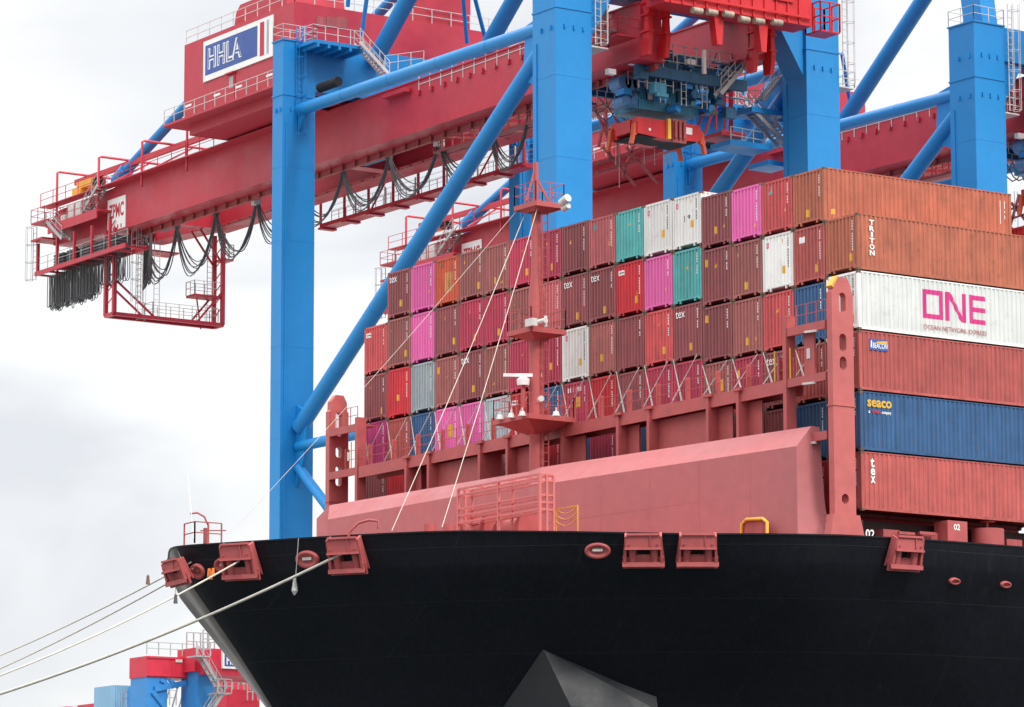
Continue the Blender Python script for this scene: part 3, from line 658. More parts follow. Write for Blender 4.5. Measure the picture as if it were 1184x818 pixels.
CT_ = {18:[('salmon',[('label',),T_(1.7,.5)]),('maroon',[Y_(1.7,.35),T_(.55,2.0)]),('magenta',[])],
 17:[('maroon',[('tex',),Y_(1.25,.62)]),('brown',[Y_(1.75,.55),T_(.3,2.2)]),('red',[('r',1.0,1.25,1.0,1.35,1)]),('brick',[T_(1.1,1.9)])],
 16:[('pink',[T_(1.75,1.0)]),('pink',[]),('greyblue',[]),('blue',[])],
 15:[('orange',[('r',.9,1.8,.75,1.9,7),('tri',.55,2.2,.3,4)]),('maroon',[T_(.9,2.1),Y_(1.75,.6)]),('brown',[Y_(.25,2.0),T_(1.1,1.7)]),('pink',[('r',1.35,1.75,1.2,1.9,1)])],
 14:[('brown',[T_(.4,2.1),Y_(1.75,.5)]),('crimson',[T_(.9,2.1),Y_(1.4,.5)]),('maroon',[('tex',),Y_(1.25,.55)]),('pink',[])],
 13:[('brown',[Y_(.9,.55),('tri',1.6,.5,.2,1)]),('crimson',[T_(.85,2.1),Y_(1.3,.5)]),('brown',[T_(.8,.7)]),('greyblue',[])],
 12:[('crimson',[T_(1.1,2.0),Y_(1.5,.6)]),('brown',[T_(.3,2.0),Y_(1.75,.5)]),('crimson',[T_(1.1,2.0)]),('red',[('label',)])],
 11:[('crimson',[T_(1.0,2.0),Y_(1.4,.55)]),('rose',[]),('crimson',[Y_(1.3,.9)]),('blue',[])],
 10:[('maroon',[T_(.7,1.7)]),('maroon',[('tex',),Y_(1.3,.4)]),('white',[('one',),Y_(1.5,.8)]),('crimson',[('r',1.2,1.65,1.5,2.05,1)]+[('r',.5+.22*i,.58+.22*i,2.35,2.6,0) for i in range(6)])],
 9:[('rose',[('tri',.35,2.1,.3,6),T_(1.75,1.1)]),('maroon',[('tex',),Y_(1.3,.4)]),('brown',[T_(.3,2.1),Y_(1.0,.8)]),('red',[])],
 8:[('teal',[('tri',1.05,1.9,.2,1)]),('red',[('label',),T_(1.7,1.0),Y_(1.65,.6)]),('maroon',[]),('maroon',[T_(.8,1.8)])],
 7:[('white',[('one',),Y_(1.55,.9)]),('pink',[T_(1.75,.9)]),('salmon',[T_(1.1,2.1),Y_(1.5,.55)]),('crimson',[T_(1.1,1.9)])],
 6:[('white',[('one',),Y_(1.5,1.05),('r',1.0,1.06,1.4,1.75,4),('r',1.2,1.3,1.65,1.72,4),('r',1.35,1.42,1.55,1.75,4)]),('teal',[('tri',1.05,1.8,.25,1)]),('maroon',[('tex',),Y_(1.35,.5)]),('crimson',[])],
 5:[('maroon',[Y_(1.05,.7),T_(1.75,.9)]),('maroon',[Y_(.25,2.05),T_(1.0,1.9)]),('maroon',[Y_(.2,2.1)]),('brown',[('r',1.25,1.65,1.35,1.95,1)])],
 4:[('pink',[T_(1.8,.6)]),('brown',[T_(.35,2.2),Y_(1.0,.45)]),('brown',[Y_(1.05,.55),T_(1.75,.7)]),('crimson',[Y_(.3,1.9),T_(1.1,1.6)])],
 3:[('salmon',[('tri',.5,2.05,.32,6),T_(1.75,1.0)]),('white',[('one',),Y_(1.55,.85)]),('salmon',[T_(1.0,1.9),Y_(1.75,.6)]),('maroon',[('tex',)])],
 2:[('orange_brick',[Y_(1.0,.45)]),('brick',[('r',.35,.85,2.15,2.45,0),T_(1.7,.85),Y_(1.65,.55)]),('blue',[]),('brick',[])],
 1:[('orange_brick',[Y_(1.75,.5)]),('white',[Y_(1.85,.4)]),('brick',[]),('blue',[]),('brick',[])]}
LOW = ['brick','red','blue','maroon','blue','brown','pink','red','maroon','crimson','blue','brown']
SIDE = {}
for k in range(18, 0, -1):
    yc = .09+2.505*(k-1)+1.2525; lv = list(LV[k]); sp = list(CT_[k])
    while len(sp) < (5 if k in (18, 1) else 6): sp.append((LOW[(k*5+len(sp)*3) % 12], []))
    while len(lv) < len(sp): lv.append(lv[-1]-(2.905 if k == 1 else 2.91))
    if k == 18: lv = [38.63,35.76,33.0,30.1,27.2]
    if k == 1: lv = [38.05,35.21,32.28,29.32,26.39]
    bot = lv[-1]-(2.89 if k == 1 else 2.91)
    edges = lv+[bot]; n = len(sp)
    for i, (c, mk) in enumerate(sp):
        tw = ['topmost','second from top','third from top','fourth from top','fifth from top','bottom'][i] if i < n-1 else 'bottom'
        ft = ' lettered' if any(x[0] == 'tex' for x in mk) else ''
        kk = ORD[k-12] if k > 11 else ORD[11-k]
        lab = f"{NM[c]}{ft} container, {tw}, {kk} stack from foremast towards " + ("the quay" if k > 11 else "lettered white box")
        if k == 1: lab = ['orange brown container with white vertical lettering, topmost of its stack, above the large lettered one','white container with large magenta logo lettering along its side',
                          'brick red dented container with small blue sign, below the white one','dark blue container with yellow lettering on its side','red container with white vertical lettering, at the bottom under the dark blue one'][i]
        if k == 2 and i == 0: lab = 'plain orange brown container long side showing, highest box beside the lettered stack'
        r_ = container(c, yc, edges[i+1]+.028, edges[i]-edges[i+1]-.03, lab, mk)
        if k <= 2: SIDE[(k, i)] = (r_, edges[i+1], edges[i])

# lettering along the sides that face the camera
YS = .09+1.2525-1.219-.012
def side(root, name, mats):
    return lambda mb: mb.build(name, mats, root)
wm = MATS['white paint']
def rib(mb, y_off=0.): return conform(mb, 0, [(6.096+a, d) for a, d in corr(-6.096+.15, 6.096-.15, .285, .045)], (.09+1.2525-1.219+.008-.006+y_off, YS))
# topmost of the outermost stack
mb = MB(); r_ = SIDE[(1,0)][0]; zt_ = at(1008,254,Y=YS).z; x0 = at(1005,254,Y=YS).x
for i, ch_ in enumerate('TRITON'): letter(mb, ch_, (x0+(.09 if ch_ == 'I' else 0), YS, zt_-.30*(i+1)+.02), (1,0,0), (0,0,1), .26, .13 if ch_ == 'I' else .31, bold=.035)
mb.build('side_lettering', wm, r_)
# white box
mb = MB(); r_ = SIDE[(1,1)][0]
A, B = at(1067,334,Y=YS), at(1067,367.5,Y=YS); zt_, zb_ = A.z, B.z; X = lambda px: at(px, 350, Y=YS).x
def rc(xa, xb, za, zb): mb.quad((xa,YS,za),(xb,YS,za),(xb,YS,zb),(xa,YS,zb))
t = .25; xa, xb = X(1067), X(1090.5)
rc(xa,xa+t,zb_,zt_); rc(xb-t,xb,zb_,zt_); rc(xa+t,xb-t,zt_-t*.95,zt_); rc(xa+t,xb-t,zb_,zb_+t*.95)
xa, xb = X(1093.5), X(1117); rc(xa,xa+t,zb_,zt_); rc(xb-t,xb,zb_,zt_)
mb.quad((xa+t,YS,zt_-.3),(xb-t-.06,YS,zb_),(xb-t,YS,zb_),(xb-t,YS,zb_+.3)); mb.quad((xa+t,YS,zt_),(xa+t,YS,zt_-.3),(xb-t,YS,zb_+.3),(xa+t+.08,YS,zt_))
xa, xb = X(1121), X(1140); rc(xa,xa+t,zb_,zt_)
for zz in (zb_, (zb_+zt_)/2-t/2, zt_-t): rc(xa+t, xb, zz, zz+t*.95)
tg = MB(); letter(tg, 'OCEAN NETWORK EXPRESS', (X(1067.5),YS,zb_-.54), (1,0,0), (0,0,1), .23, X(1140)-X(1067.5), bold=.004); tg.build('side_tagline', CM['rose'], r_)
rib(mb).build('side_lettering', [MAG, CM['rose']], r_)
# blue sign on the dented red box
mb = MB(); r_ = SIDE[(1,2)][0]; a, b = at(1005,391,Y=YS), at(1027,404,Y=YS)
rc(a.x,b.x,b.z-.12,a.z-.02); mb.m = 1; YS2 = YS-.006
letter(mb, 'BEACON', (a.x+.2,YS2,b.z-.02), (1,0,0), (0,0,1), .27, b.x-a.x-.26, bold=.012, shear=.15)
mb.quad((a.x+.08,YS2,b.z),(a.x+.15,YS2,b.z),(a.x+.17,YS2,a.z-.1),(a.x+.1,YS2,a.z-.1)); mb.m = 2
mb.quad((a.x+.3,YS2,a.z-.22),(b.x-.05,YS2,a.z-.22),(b.x-.05,YS2,a.z-.07),(a.x+.55,YS2,a.z-.12))
mb.build('side_sign', [SBLUE, wm, YELL], r_)
# blue box
mb = MB(); r_ = SIDE[(1,3)][0]; a, b = at(1003,469.5,Y=YS), at(1031,471,Y=YS)
letter(mb, 'seaco', (a.x,YS,a.z-.03), (1,0,0), (0,0,1), .36, b.x-a.x, bold=.03); mb.m = 1
c = at(1008,478,Y=YS); letter(mb, 'a', (c.x-.2,YS,c.z), (1,0,0), (0,0,1), .12, bold=.03); letter(mb, 'company', (c.x+.62,YS,c.z-.03), (1,0,0), (0,0,1), .16, .6, bold=.02)
mb.m = 2; letter(mb, 'HNA', (c.x+.06,YS,c.z), (1,0,0), (0,0,1), .19, .5, bold=.04)
mb.build('side_lettering', [YELL, wm, SRD], r_)
# bottom box
mb = MB(); r_ = SIDE[(1,4)][0]; a = at(1006.5,529,Y=YS)
for i, ch_ in enumerate('tex'): letter(mb, ch_, (a.x,YS,a.z-[.48,.86,1.24][i]), (1,0,0), (0,0,1), [.46,.34,.34][i], .24 if i == 0 else .28, bold=.03)
mb.build('side_lettering', wm, r_)
# second stack's topmost box: number strips near its far end
mb = MB(); r_ = SIDE[(2,0)][0]; YS += 2.505
zz = at(1157,232,Y=YS).z
for px, n in ((1156.5, 12), (1161.5, 7)):
    x = at(px,240,Y=YS).x; z_ = zz
    for i in range(n): mb.quad((x,YS,z_-.09),(x+.07,YS,z_-.09),(x+.07,YS,z_),(x,YS,z_)); z_ -= .1 if px < 1158 else .1+(.12 if i in (3,4) else 0)
c = at(964,245,Y=YS); mb.m = 1; mb.quad((c.x-.12,YS,c.z-.12),(c.x+.14,YS,c.z-.12),(c.x+.14,YS,c.z+.14),(c.x-.12,YS,c.z+.14))
rib(mb, 2.505).build('side_marking', [wm, YELL], r_); YS -= 2.505
# the next bay aft: one stack of it shows past the end of the topmost box
zt_ = at(1176,259,Y=2.6).z
for i, c in enumerate(('red', 'brick', 'blue', 'brown', 'maroon')):
    o = container(c, .09+2.505+1.2525, zt_-2.9*(i+1)+.03, 2.87, f"{NM[c]} container, {TIER[i] if i < 4 else 'bottom'} in the stack just aft of the lettered boxes", (), False)
    o.location.x += 13.1

# ------------------------------------------------------------------ ship-to-shore crane (built once, then copied down the quay)
def make_crane():
    root = empty('container_crane', (31.3, 71, 3), 'blue and red container crane with its operator sign fully showing, nearest the bow', 'crane', 'quay cranes behind the ship')
    YW, YL = 54., 88.
    legs = []
    for X0_, X1_ in ((19.8,22.6),(40.2,43.0)):
        for y0, y1, zt in ((YW,56.6,66.5),(YL,89.4,67.4)):
            f = MB(); f.box(X0_, X1_ if y0 < 60 else X1_-.1, y0, y1, 4.5, zt); zc = 62.5 if y0 < 60 else 63.3
            f.box(X0_-.05, (X1_ if y0 < 60 else X1_-.1)+.05, y0-.05, y1+.05, zc, zc+.12); f.box(X0_-.08, (X1_ if y0 < 60 else X1_-.1)+.08, y0-.08, y1+.08, zt-.1, zt)
            xx = X1_ if y0 < 60 else X1_-.1
            for zz in (17.5,24.5,31.2,38.6,45.2,52.8,58.1): f.box(X0_-.012, xx+.012, y0-.012, y1+.012, zz, zz+.05)
            f.box(X0_+.25, X0_+.4, y0-.07, y0, 12.3, zc-2) if y0 > 60 else f.box(X0_-.07, X0_, y1-.5, y1-.35, 12.3, zc-2)
            lg = f.build('leg', BLUE, root); legs.append(lg)
            b = MB()
            for zz in (61.2, 64.) if y0 < 60 else (62.2,):
                for u in (.24,.5,.76): x = X0_+(X1_-X0_)*u; b.box(x-.05,x+.05,y0-.12,y0,zz,zz+.28); b.cut()
                for u in (.2,.6): y = y0+(y1-y0)*u; b.box(X0_-.14,X0_,y-.05,y+.05,zz-.1,zz+.2); b.cut()
            b.build('lifting_lug', BLUE, lg)
            r = MB(); r.rail([(X0_,y0,zt),(X1_,y0,zt),(X1_,y1,zt),(X0_,y1,zt),(X0_,y0,zt)], 1.1, 1.3, .022); r.build('top_railing', LGREY, lg)
            if y0 < 60:                            # the tower goes on above the landing
                t = MB(); t.prism([(X0_+1.3,y0+.5,zt),(X1_-.1,y0+.5,zt),(X1_-.1,y1-.2,zt),(X0_+1.3,y1-.2,zt)], (.9 if X0_ < 30 else -.9, 4, 22)); t.build('tower_top', BLUE, lg)
                l = MB(); l.ladder((X1_+.35,y0-.25,60.4),(X1_+.35,y0-.25,68.0),.55,(1,.3,0),(.4,-1,0)); l.box(X1_,X1_+1.4,y0+.1,y1,60.3,60.4); l.rail([(X1_,y0+.1,60.4),(X1_+1.4,y0+.1,60.4),(X1_+1.4,y1,60.4)],1.1,1.2,.022); l.build('caged_ladder', LGREY, lg)
            else:
                l = MB(); l.ladder((X0_+1.3,y0-.12,60.5),(X0_+1.3,y0-.12,68.4),.5,(1,0,0),(0,-1,0)); l.build('caged_ladder', BLUE, lg)
    # crossbeams along the quay
    f = MB(); f.box(22.45,40.25,YL+.1,YL+1.3,63.9,67.5); f.build('landside_crossbeam', BLUE, root)
    f = MB(); f.box(22.55,40.25,YW+.1,YW+2.3,64.0,66.4)
    for a, b in ((22.55, 24.6), (40.25, 38.0)): f.prism([(a,YW+.3,64.1),(b,YW+.3,64.1),(a,YW+.3,60.6)] if a < 30 else [(a,YW+.3,64.1),(a,YW+.3,60.6),(b,YW+.3,64.1)], (0,1.9,0))
    f.build('waterside_crossbeam', BLUE, root)
    f = MB()
    for y0, y1 in ((YW,56.6),(YL-.2,89.6)): f.box(19.3,43.5,y0-.004,y1+.004,9.5,12.2); f.cut()
    f.build('sill_beam', BLUE, root)
    f = MB()
    for y0 in (55., 88.7):
        for x in (20.,24.,39.,43.): f.box(x-1.2,x+1.2,y0-.4,y0+.4,3.2,4.6); f.cut()
    f.build('bogie', DGREY, root)
    # portal bracing in the two side frames
    for x in (21.2, 41.6):
        def T(a, b, r, gus=True):
            f = MB(); A_, B_ = Vector((x,*a)), Vector((x,*b)); f.tube(A_, B_, r, 24); nb = int((B_-A_).length/6.5)
            for q in range(1, nb+1): c_ = A_.lerp(B_, q/(nb+1)); d_ = (B_-A_).normalized()*.03; f.tube(c_-d_, c_+d_, r+.014, 24)
            return f.build('brace_tube', BLUE, root)
        T((YL,62.35),(57.6,62.05),.44); T((YL-.3,39.4),(57.4,60.6),.58); T((YL-.2,38.1),(56.5,38.0),.38); T((YL-.2,36.6),(72,24),.36); T((72,24),(56.6,12),.36)
        g = MB()
        g.prism([(x-.12,YL+.2,41.2),(x-.12,YL-1.6,40.2),(x-.12,YL-1.1,37.2),(x-.12,YL+.2,34.8)], (.24,0,0)); g.cut()
        g.prism([(x-.12,56.4,63.1),(x-.12,59.3,62.5),(x-.12,59.6,58.9),(x-.12,57.9,58.3),(x-.12,56.4,58.)], (.24,0,0)); g.cut()
        g.prism([(x-.12,YL+.1,62.9),(x-.12,YL-1.4,62.6),(x-.12,YL+.1,60.6)], (.24,0,0))
        g.build('gusset_plate', BLUE, root)
    # upper stays
    q = at(450,78,X=27.2); d = at(510,0,X=27.2)-q
    for x in (27.2, 35.6):
        f = MB(); a = Vector((x,87.6,66.6)); f.tube(a, a+Vector((0,-32,26)), .62, 18); f.build('stay_tube', BLUE, root)
        f = MB(); a = Vector((x+1.2,128.2,65.2)); f.tube(a, a+Vector((0,-62,22.5)), .42, 14); f.tube(a+Vector((0,.5,-.2)), a+Vector((0,-1.2,.45)), .6, 12); f.bar(a+Vector((0,.3,-1.6)), a+Vector((0,0,.2)), .5); f.build('backstay', BLUE, root)
    f = MB()
    for a, b in ((at(418,42,Y=87), at(428,-30,Y=85)), (at(540,50,Y=87.5), at(533,-30,Y=85)), (at(562,48,Y=87.5), at(547,-10,Y=85)), (at(402,8,Y=87), at(405,-30,Y=86))): f.tube(a, b, .16, 8); f.cut()
    f.build('thin_stay', BLUE, root)
    # girders
    for x0, x1, zb, zt, ye in ((26.2,27.9,60.0,63.6,53.6),(34.7,36.4,61.1,64.3,53.2)):
        f = MB(); f.box(x0,x1,ye,124.5,zb,zt); f.prism([(x0,124.5,zb),(x0,124.5,zt),(x0,134.6,zt-.3),(x0,136,zt-1.),(x0,135.4,zb+.5)], (x1-x0,0,0))
        f.box(x0-.25,x1+.25,ye-.02,125,zb-.12,zb-.005); f.box(x0-.1,x1+.1,ye,124.6,zt,zt+.1)
        g = f.build('main_girder', CRED, root)
        r = MB(); xr = x1-.1 if x0 < 30 else x0+.1
        dz = .5 if x0 < 30 else .16
        r.box(xr-.15,xr+.15,54,125,zb-dz,zb-.13)
        for y in [55+1.7*i for i in range(41)]: r.bar((xr-.3,y,zb-.14),(xr-.3,y,zb-dz-.1),.2,.12)
        r.build('trolley_rail', SRED2, g)
        w = MB(); xo = x0-1.0 if x0 < 30 else x1
        w.box(xo,xo+1.0,92,136,zt+.02,zt+.1); w.rail([(xo+.05,92,zt+.1),(xo+.05,136,zt+.1)],1.1,2.2,.024) if x0 < 30 else w.rail([(xo+.95,92,zt+.1),(xo+.95,136,zt+.1)],1.1,2.2,.024)
        w.build('girder_walkway', [CRED], g)
        if x0 < 30:
            w = MB(); w.rail([(x0-.02,57.5,zt-.9),(x0-.02,80,zt-.9)],1.2,1.4,.03); w.build('girder_railing', LGREY, g)
            pb = MB()
            for y in [57.5+1.6*i for i in range(15)]: pb.bar((x0-.1,y,zt-1.1),(x0-.1,y,zt-.75),.22,.16); pb.cut()
            pb.bar((x0-.35,84.,zt-.5),(x0-.35,81.,zt-.5),.5,.3); pb.build('bracket', CRED, g)
            sg = MB(); xs = x0-.04; a, b = at(125,232,X=xs), at(146,272,X=xs)
            y0, y1, z0, z1 = at(125,250,X=xs).y, at(145.5,245,X=xs).y, at(125,272,X=xs).z, at(125,232.5,X=xs).z
            sg.box(xs-.05,xs+.03,y1,y0,z0,z1); sg.m = 1
            letter(sg,'ZPMC',(xs-.056,y0-.25,z0+(z1-z0)*.42),(0,-1,0),(0,0,1),(z1-z0)*.42,y0-y1-.5,bold=.03)
            for i in range(4): sg.quad(*[Vector((xs-.056,y0-.55-.55*i-u,z0+.28+v)) for u, v in ((0,0),(0,.3),(.2,.3),(.2,0))])
            sg.build('maker_sign', [WHITE, CRED], g)
    f = MB()
    for y in (124, 136, 97): f.box(27.9,34.7,y-.6,y+.6,60.9,63.2); f.cut()
    f.build('girder_tie', CRED, root)
    # boom, folded up
    f = MB(); f.box(25.2,37.2,49.6,51.6,62.7,66.2); f.box(24.2,25.2,49.6,51.2,63.2,65.2)
    for x in (26.,34.6): f.box(x,x+2,49.0,52.0,66.2,110)
    bo = f.build('boom', BRED, root)
    h_ = MB()
    for x in (26.1,27.5,34.7,36.1):
        h_.prism([(x,52.3,64.6),(x,53.5,64.6),(x,53.3,63.4),(x,53.0,62.6),(x,53.1,61.6),(x,53.5,60.9),(x,53.4,60.0),(x,52.7,60.0),(x,52.5,61.2),(x,52.6,62.4)], (.32,0,0)); [h_.box(x-.12,x+.44,52.5,53.3,zz,zz+.12) for zz in (61.5,62.6,63.4)]; h_.cut()
    for x in (29.4,33.): h_.prism([(x,50.,63.),(x+.9,50.,63.),(x+.7,50.,60.6),(x+.3,50.,60.6)], (0,.6,0)); h_.cut()
    h_.build('hinge_bracket', BRED, bo)
    s = MB()
    for x in (27.4,28.6,29.9,31.2,32.4,33.9): s.tube((x,49.6,62.35+.25*(x%1)),(x+.75,49.6,62.35+.25*(x%1)),.22,12); s.cut()
    s.build('sheave', [paint('worn sheave steel',(.42,.36,.28),.4,.4) if 'worn sheave steel' not in MATS else MATS['worn sheave steel']], bo)
    c = MB()
    for q in range(12): c.box(25.6+q*.95,25.7+q*.95,49.5,49.6,62.75,65.6)
    for q in (28.,31.,34.): c.bar((q,49.5,64.2),(q+1.6,49.5,64.2),.12,.3)
    c.bar((25.,49.4,63.2),(37.,49.4,63.2),.1,.16); c.build('stiffener', BRED, bo)
    c = MB()
    for q in (27.2,30.2,33.6): c.box(q,q+.7,49.2,49.5,65.2,65.6)
    c.build('boom_lamp', LGREY, bo)
    c = MB(); c.box(37.6,39.2,49.2,50.8,62.4,62.5); c.rail([(37.6,49.2,62.5),(39.2,49.2,62.5),(39.2,50.8,62.5),(37.6,50.8,62.5),(37.6,49.2,62.5)],1.9,.8,.05); c.build('boom_platform', BRED, bo)
    c = MB(); c.box(24.3,25.9,53.5,57,61.2,61.3); c.rail([(24.3,57,61.3),(24.3,53.5,61.3),(26,53.5,61.3)],1.1,1.,.03); c.stair((24.9,60,60.2),(24.9,57,61.3),.7,(1,0,0),6); c.build('hinge_platform', CRED, root)
    c = MB(); c.stair(at(688,40,Y=57), at(697,5,Y=57), .8, (1,0,0), 9); p = at(690,28,Y=57); c.box(p.x-.8,p.x+1.3,56.2,57.4,p.z-.5,p.z-.4); c.build('portal_stair', LGREY, root)
    # machine house
    X0_, X1_, y0, y1, z0, z1 = 22., 40.8, 90.2, 106.3, 64.9, 70.9
    f = MB(); f.box(X0_,X1_,y0,y1,z0,z1)
    mh = f.build('machine_house', CRED, root)
    f = MB(); f.box(X0_-.9,X1_+.9,y0-1.,y1+1.6,z0-.18,z0-.003); f.box(X0_+.35,X1_-.35,y0+.3,y1-.3,z0-1.0,z0-.18); f.build('house_floor', CRED, mh)
    f = MB(); f.prism([(X0_+.6,99.9,z1),(X0_+.6,99.6,z1+1.2),(X0_+.6,99.0,z1+1.7),(X0_+.6,92.5,z1+1.7),(X0_+.6,92.2,z1)], (5,0,0)); f.cut(); f.box(33.5,37.5,y0+.3,y0+3.5,z1,z1+2.6); f.build('roof_hood', CRED, mh)
    f = MB(); zr = z1; f.rail([(X0_+.1,y1-.1,zr),(X0_+.1,y0+.1,zr),(X1_-.1,y0+.1,zr)],1.1,1.7,.026)
    zf = z0; f.rail([(X0_-.85,y1+1.5,zf),(X0_-.85,y0-.9,zf),(X1_+.8,y0-.9,zf)],1.1,1.5,.026); f.build('house_railing', LGREY, mh)
    f = MB(); d0 = at(268,97,X=22).y; f.box(X0_-.06,X0_,d0-.5,d0+.5,z0+.05,z0+2.3); f.m = 1; f.box(X0_-.075,X0_-.06,d0-.28,d0+.28,z0+1.3,z0+2.15); f.m = 0; f.box(X0_-.3,X0_,d0-.6,d0+.6,z0+2.35,z0+2.45); f.build('door', [CRED, GREY], mh)
    f = MB(); xs = X0_-.12; Q = lambda y, z: Vector((xs,y,z))
    sy0, sy1, sz0, sz1 = 103.2, 93.0, 67.4, 70.5
    f.box(xs,X0_-.01,sy1,sy0,sz0,sz1); xs -= .006
    def rr(a, b, c, d): f.quad(Q(sy0-(sy0-sy1)*a, sz0+(sz1-sz0)*c), Q(sy0-(sy0-sy1)*a, sz0+(sz1-sz0)*d), Q(sy0-(sy0-sy1)*b, sz0+(sz1-sz0)*d), Q(sy0-(sy0-sy1)*b, sz0+(sz1-sz0)*c))
    f.m = 1; rr(.03,.785,.14,.88); f.m = 2; rr(.82,.88,.10,.92); f.m = 3; rr(.915,.945,.10,.92)
    f.m = 0; xs -= .005
    o = Q(sy0-(sy0-sy1)*.07, sz0+(sz1-sz0)*.27)
    letter(f,'HHLA',o,(0,-1,0),(0,0,1),(sz1-sz0)*.52,(sy0-sy1)*.49,bold=.05,spacing=1.1)
    f.m = 1; o.x -= .006; o += Vector((0,-.07,.07)); letter(f,'HHLA',o,(0,-1,0),(0,0,1),(sz1-sz0)*.52-.14,(sy0-sy1)*.49-.14,bold=-.008,spacing=1.18)
    f.build('operator_sign', [WHITE, SBLUE, SRD, GREY], mh)
    f = MB()
    for y in (104.5,100.2,97.,92.6): f.bar((X0_-.87,y,z0+.8),(X0_-.87,y-.9,z0+.8),.04,.16); f.cut()
    f.build('notice_plate', WHITE, mh)
    f = MB()
    for px in (372,383,395): p = at(px,26,Y=y0-.02); f.bar(p+Vector((0,0,-.4)),p+Vector((0,0,.4)),.9,.05,(0,1,0)); f.cut()
    f.box(35.5,40.,y0-.06,y0,z0+.25,z0+.75); f.cut(); f.m = 1; f.box(37.0,37.8,y0-.5,y0,z0+1.2,z0+2.2); f.cut(); f.box(38.2,38.9,y0-.5,y0,z0+1.,z0+1.8); f.build('wall_vent', [SRED2, LGREY], mh)
    # landing by the crossbeam, with its stair
    f = MB(); a, b = at(360,46,Y=86.), at(418,46,Y=86.); f.box(a.x,b.x,85.7,88.1,a.z-.25,a.z); [f.box(a.x+.3+i*.9,a.x+.5+i*.9,85.7,88.1,a.z-.5,a.z-.25) for i in range(5)]
    f.build('landing', BLUE, root)
    f = MB(); f.rail([(a.x,88,a.z),(a.x,85.8,a.z),(b.x,85.8,a.z)],1.1,1.1,.024); f.stair(at(413,50,Y=85.6), at(447,88,Y=85.6), .8, (0,1,0), 12); f.rail([at(445,82,Y=85.6),at(490,76,Y=86.4)],1.1,1.5,.024); f.build('landing_stair', LGREY, root)
    f = MB(); p = at(370,102,Y=86.5); f.tube(p, p+Vector((0,-2.5,.0)), .35, 12); f.m = 1; f.bar(p+Vector((.2,-.4,.1)), p+Vector((.5,-.4,.1)), .5, .5); f.build('buffer', [DARK, YELL], root)
    # rear end: decks, cabinets, hoops, hoist
    x = 26.2
    f = MB(); f.box(x-1.5,x,125.2,134,61.6,61.75); f.box(x-1.5,x-1.42,125.2,133.6,61.0,61.6); f.box(24.4,37.2,133.6,136,62.1,62.25); f.box(24.4,37.2,134,136,60.7,60.85); f.rail([(24.4,136,62.25),(24.4,133.6,62.25),(26.2,133.6,62.25)],1.1,1.3,.022); f.rail([(24.4,136,62.25),(37.2,136,62.25)],1.1,1.3,.022)
    f.rail([(x-1.45,125.2,61.75),(x-1.45,134,61.75)],1.1,1.2,.024); f.build('rear_deck', CRED, root)
    f = MB(); f.stair((x-1.2,130.9,60.2),(x-1.2,134.0,62.3),.8,(1,0,0),9); f.cut(); f.stair((x-.9,128.2,61.7),(x-.9,125.4,63.7),.9,(1,0,0),9); f.build('rear_stair', GREY, root)
    f = MB()
    for y in (128.6,129.9): f.box(x-1.1,x-.2,y,y+1.1,61.76,63.0); f.cut()
    f.box(x-1.2,x-.6,131.2,131.9,61.76,62.3); f.build('electric_cabinet', LGREY, root)
    f = MB()
    f.box(24.8,25.0,120.5,136,57.9,58.25); f.box(26.7,26.9,120.5,136,57.9,58.25); [f.box(25,26.7,120.6+1.9*i,120.8+1.9*i,57.95,58.1) for i in range(9)]
    for y in (135.8,132.4,129.4,126.4,123.4): f.bar((25,y,58),(25,y,60.6),.22); f.bar((26.8,y,58),(26.8,y,60),.16)
    cr = f.build('cable_gallery', CRED, root)
    f = MB()
    for k in range(5):
        y = 133.6-2.25*k
        for j in range(5): f.box(25.3,26.6,y-1.7,y,58.15+.25*j,58.33+.25*j)
        f.cut()
    f.build('cable_tray', DGREY, cr)
    f = MB(); f.ladder((24.9,136.2,57.6),(24.9,136.2,62.),.6,(0,1,0),(-1,.4,0)); f.rail([(25,136,58.3),(25,120.5,58.3)],1.1,2.,.022); f.ladder((27.2,122.5,59.9),(27.2,122.5,54),.5,(0,1,0),(-1,0,0)); f.build('gallery_ladder', GREY, cr)
    f = MB()
    for y in (133.6,126.4,119.2,112.):
        f.path([(25.5,y,62.6),(25.5,y,66.2),(25.7,y,66.3),(33.2,y,66.3),(33.4,y,66.2),(33.4,y,63)], .1, 6)
    f.bar((28.2,135.5,66.0),(28.2,108.5,66.),.28,.45)
    for y in (126.4,119.2): f.bar((30,y,66.2),(26,y-1.5,64),.12)
    f.build('hoist_gantry', CRED, root)
    f = MB(); f.box(27.7,28.7,131.8,134.4,65.2,65.78); f.box(27.5,28.5,133.6,134.8,64.7,65.2); f.m = 1; f.box(27.8,28.6,131.,131.8,65.1,65.7); f.build('service_hoist', [YELL, DARK], root)
    # hanging maintenance frame
    f = MB(); za, ya = 53.25, 125.8
    ya2, xe = 124.4, 35.9
    for y in (ya, ya2): 
        f.bar((26.,y,60.2),(26.,y,za),.3); f.bar((xe,y,60.8),(xe,y,za),.3); f.bar((26,y,za),(xe,y,za),.3,.28)
        f.bar((26.1,y,56),(29.6,y,za+.1),.14); f.bar((xe,y,56),(33.6,y,za+.1),.14); f.bar((xe,y,58.2),(xe-2.2,y,61),.14)
    f.bar((26,ya,za),(26,ya2,za),.3); f.bar((xe,ya,za),(xe,ya2,za),.3); f.box(26,xe,ya2,ya,za+.1,za+.16)
    for z in [54+i for i in range(7)]: f.bar((26,ya,z),(26,ya2,z+.8),.06); f.bar((xe,ya,z),(xe,ya2,z+.8),.06)
    f.box(xe-2.6,xe,ya2,ya,55.4,55.6); f.bar((xe-1.6,ya,55.4),(xe-1.2,ya,53),.09); f.box(xe,xe+1,ya2,ya,58.6,58.75)
    hf = f.build('maintenance_frame', CRED, root)
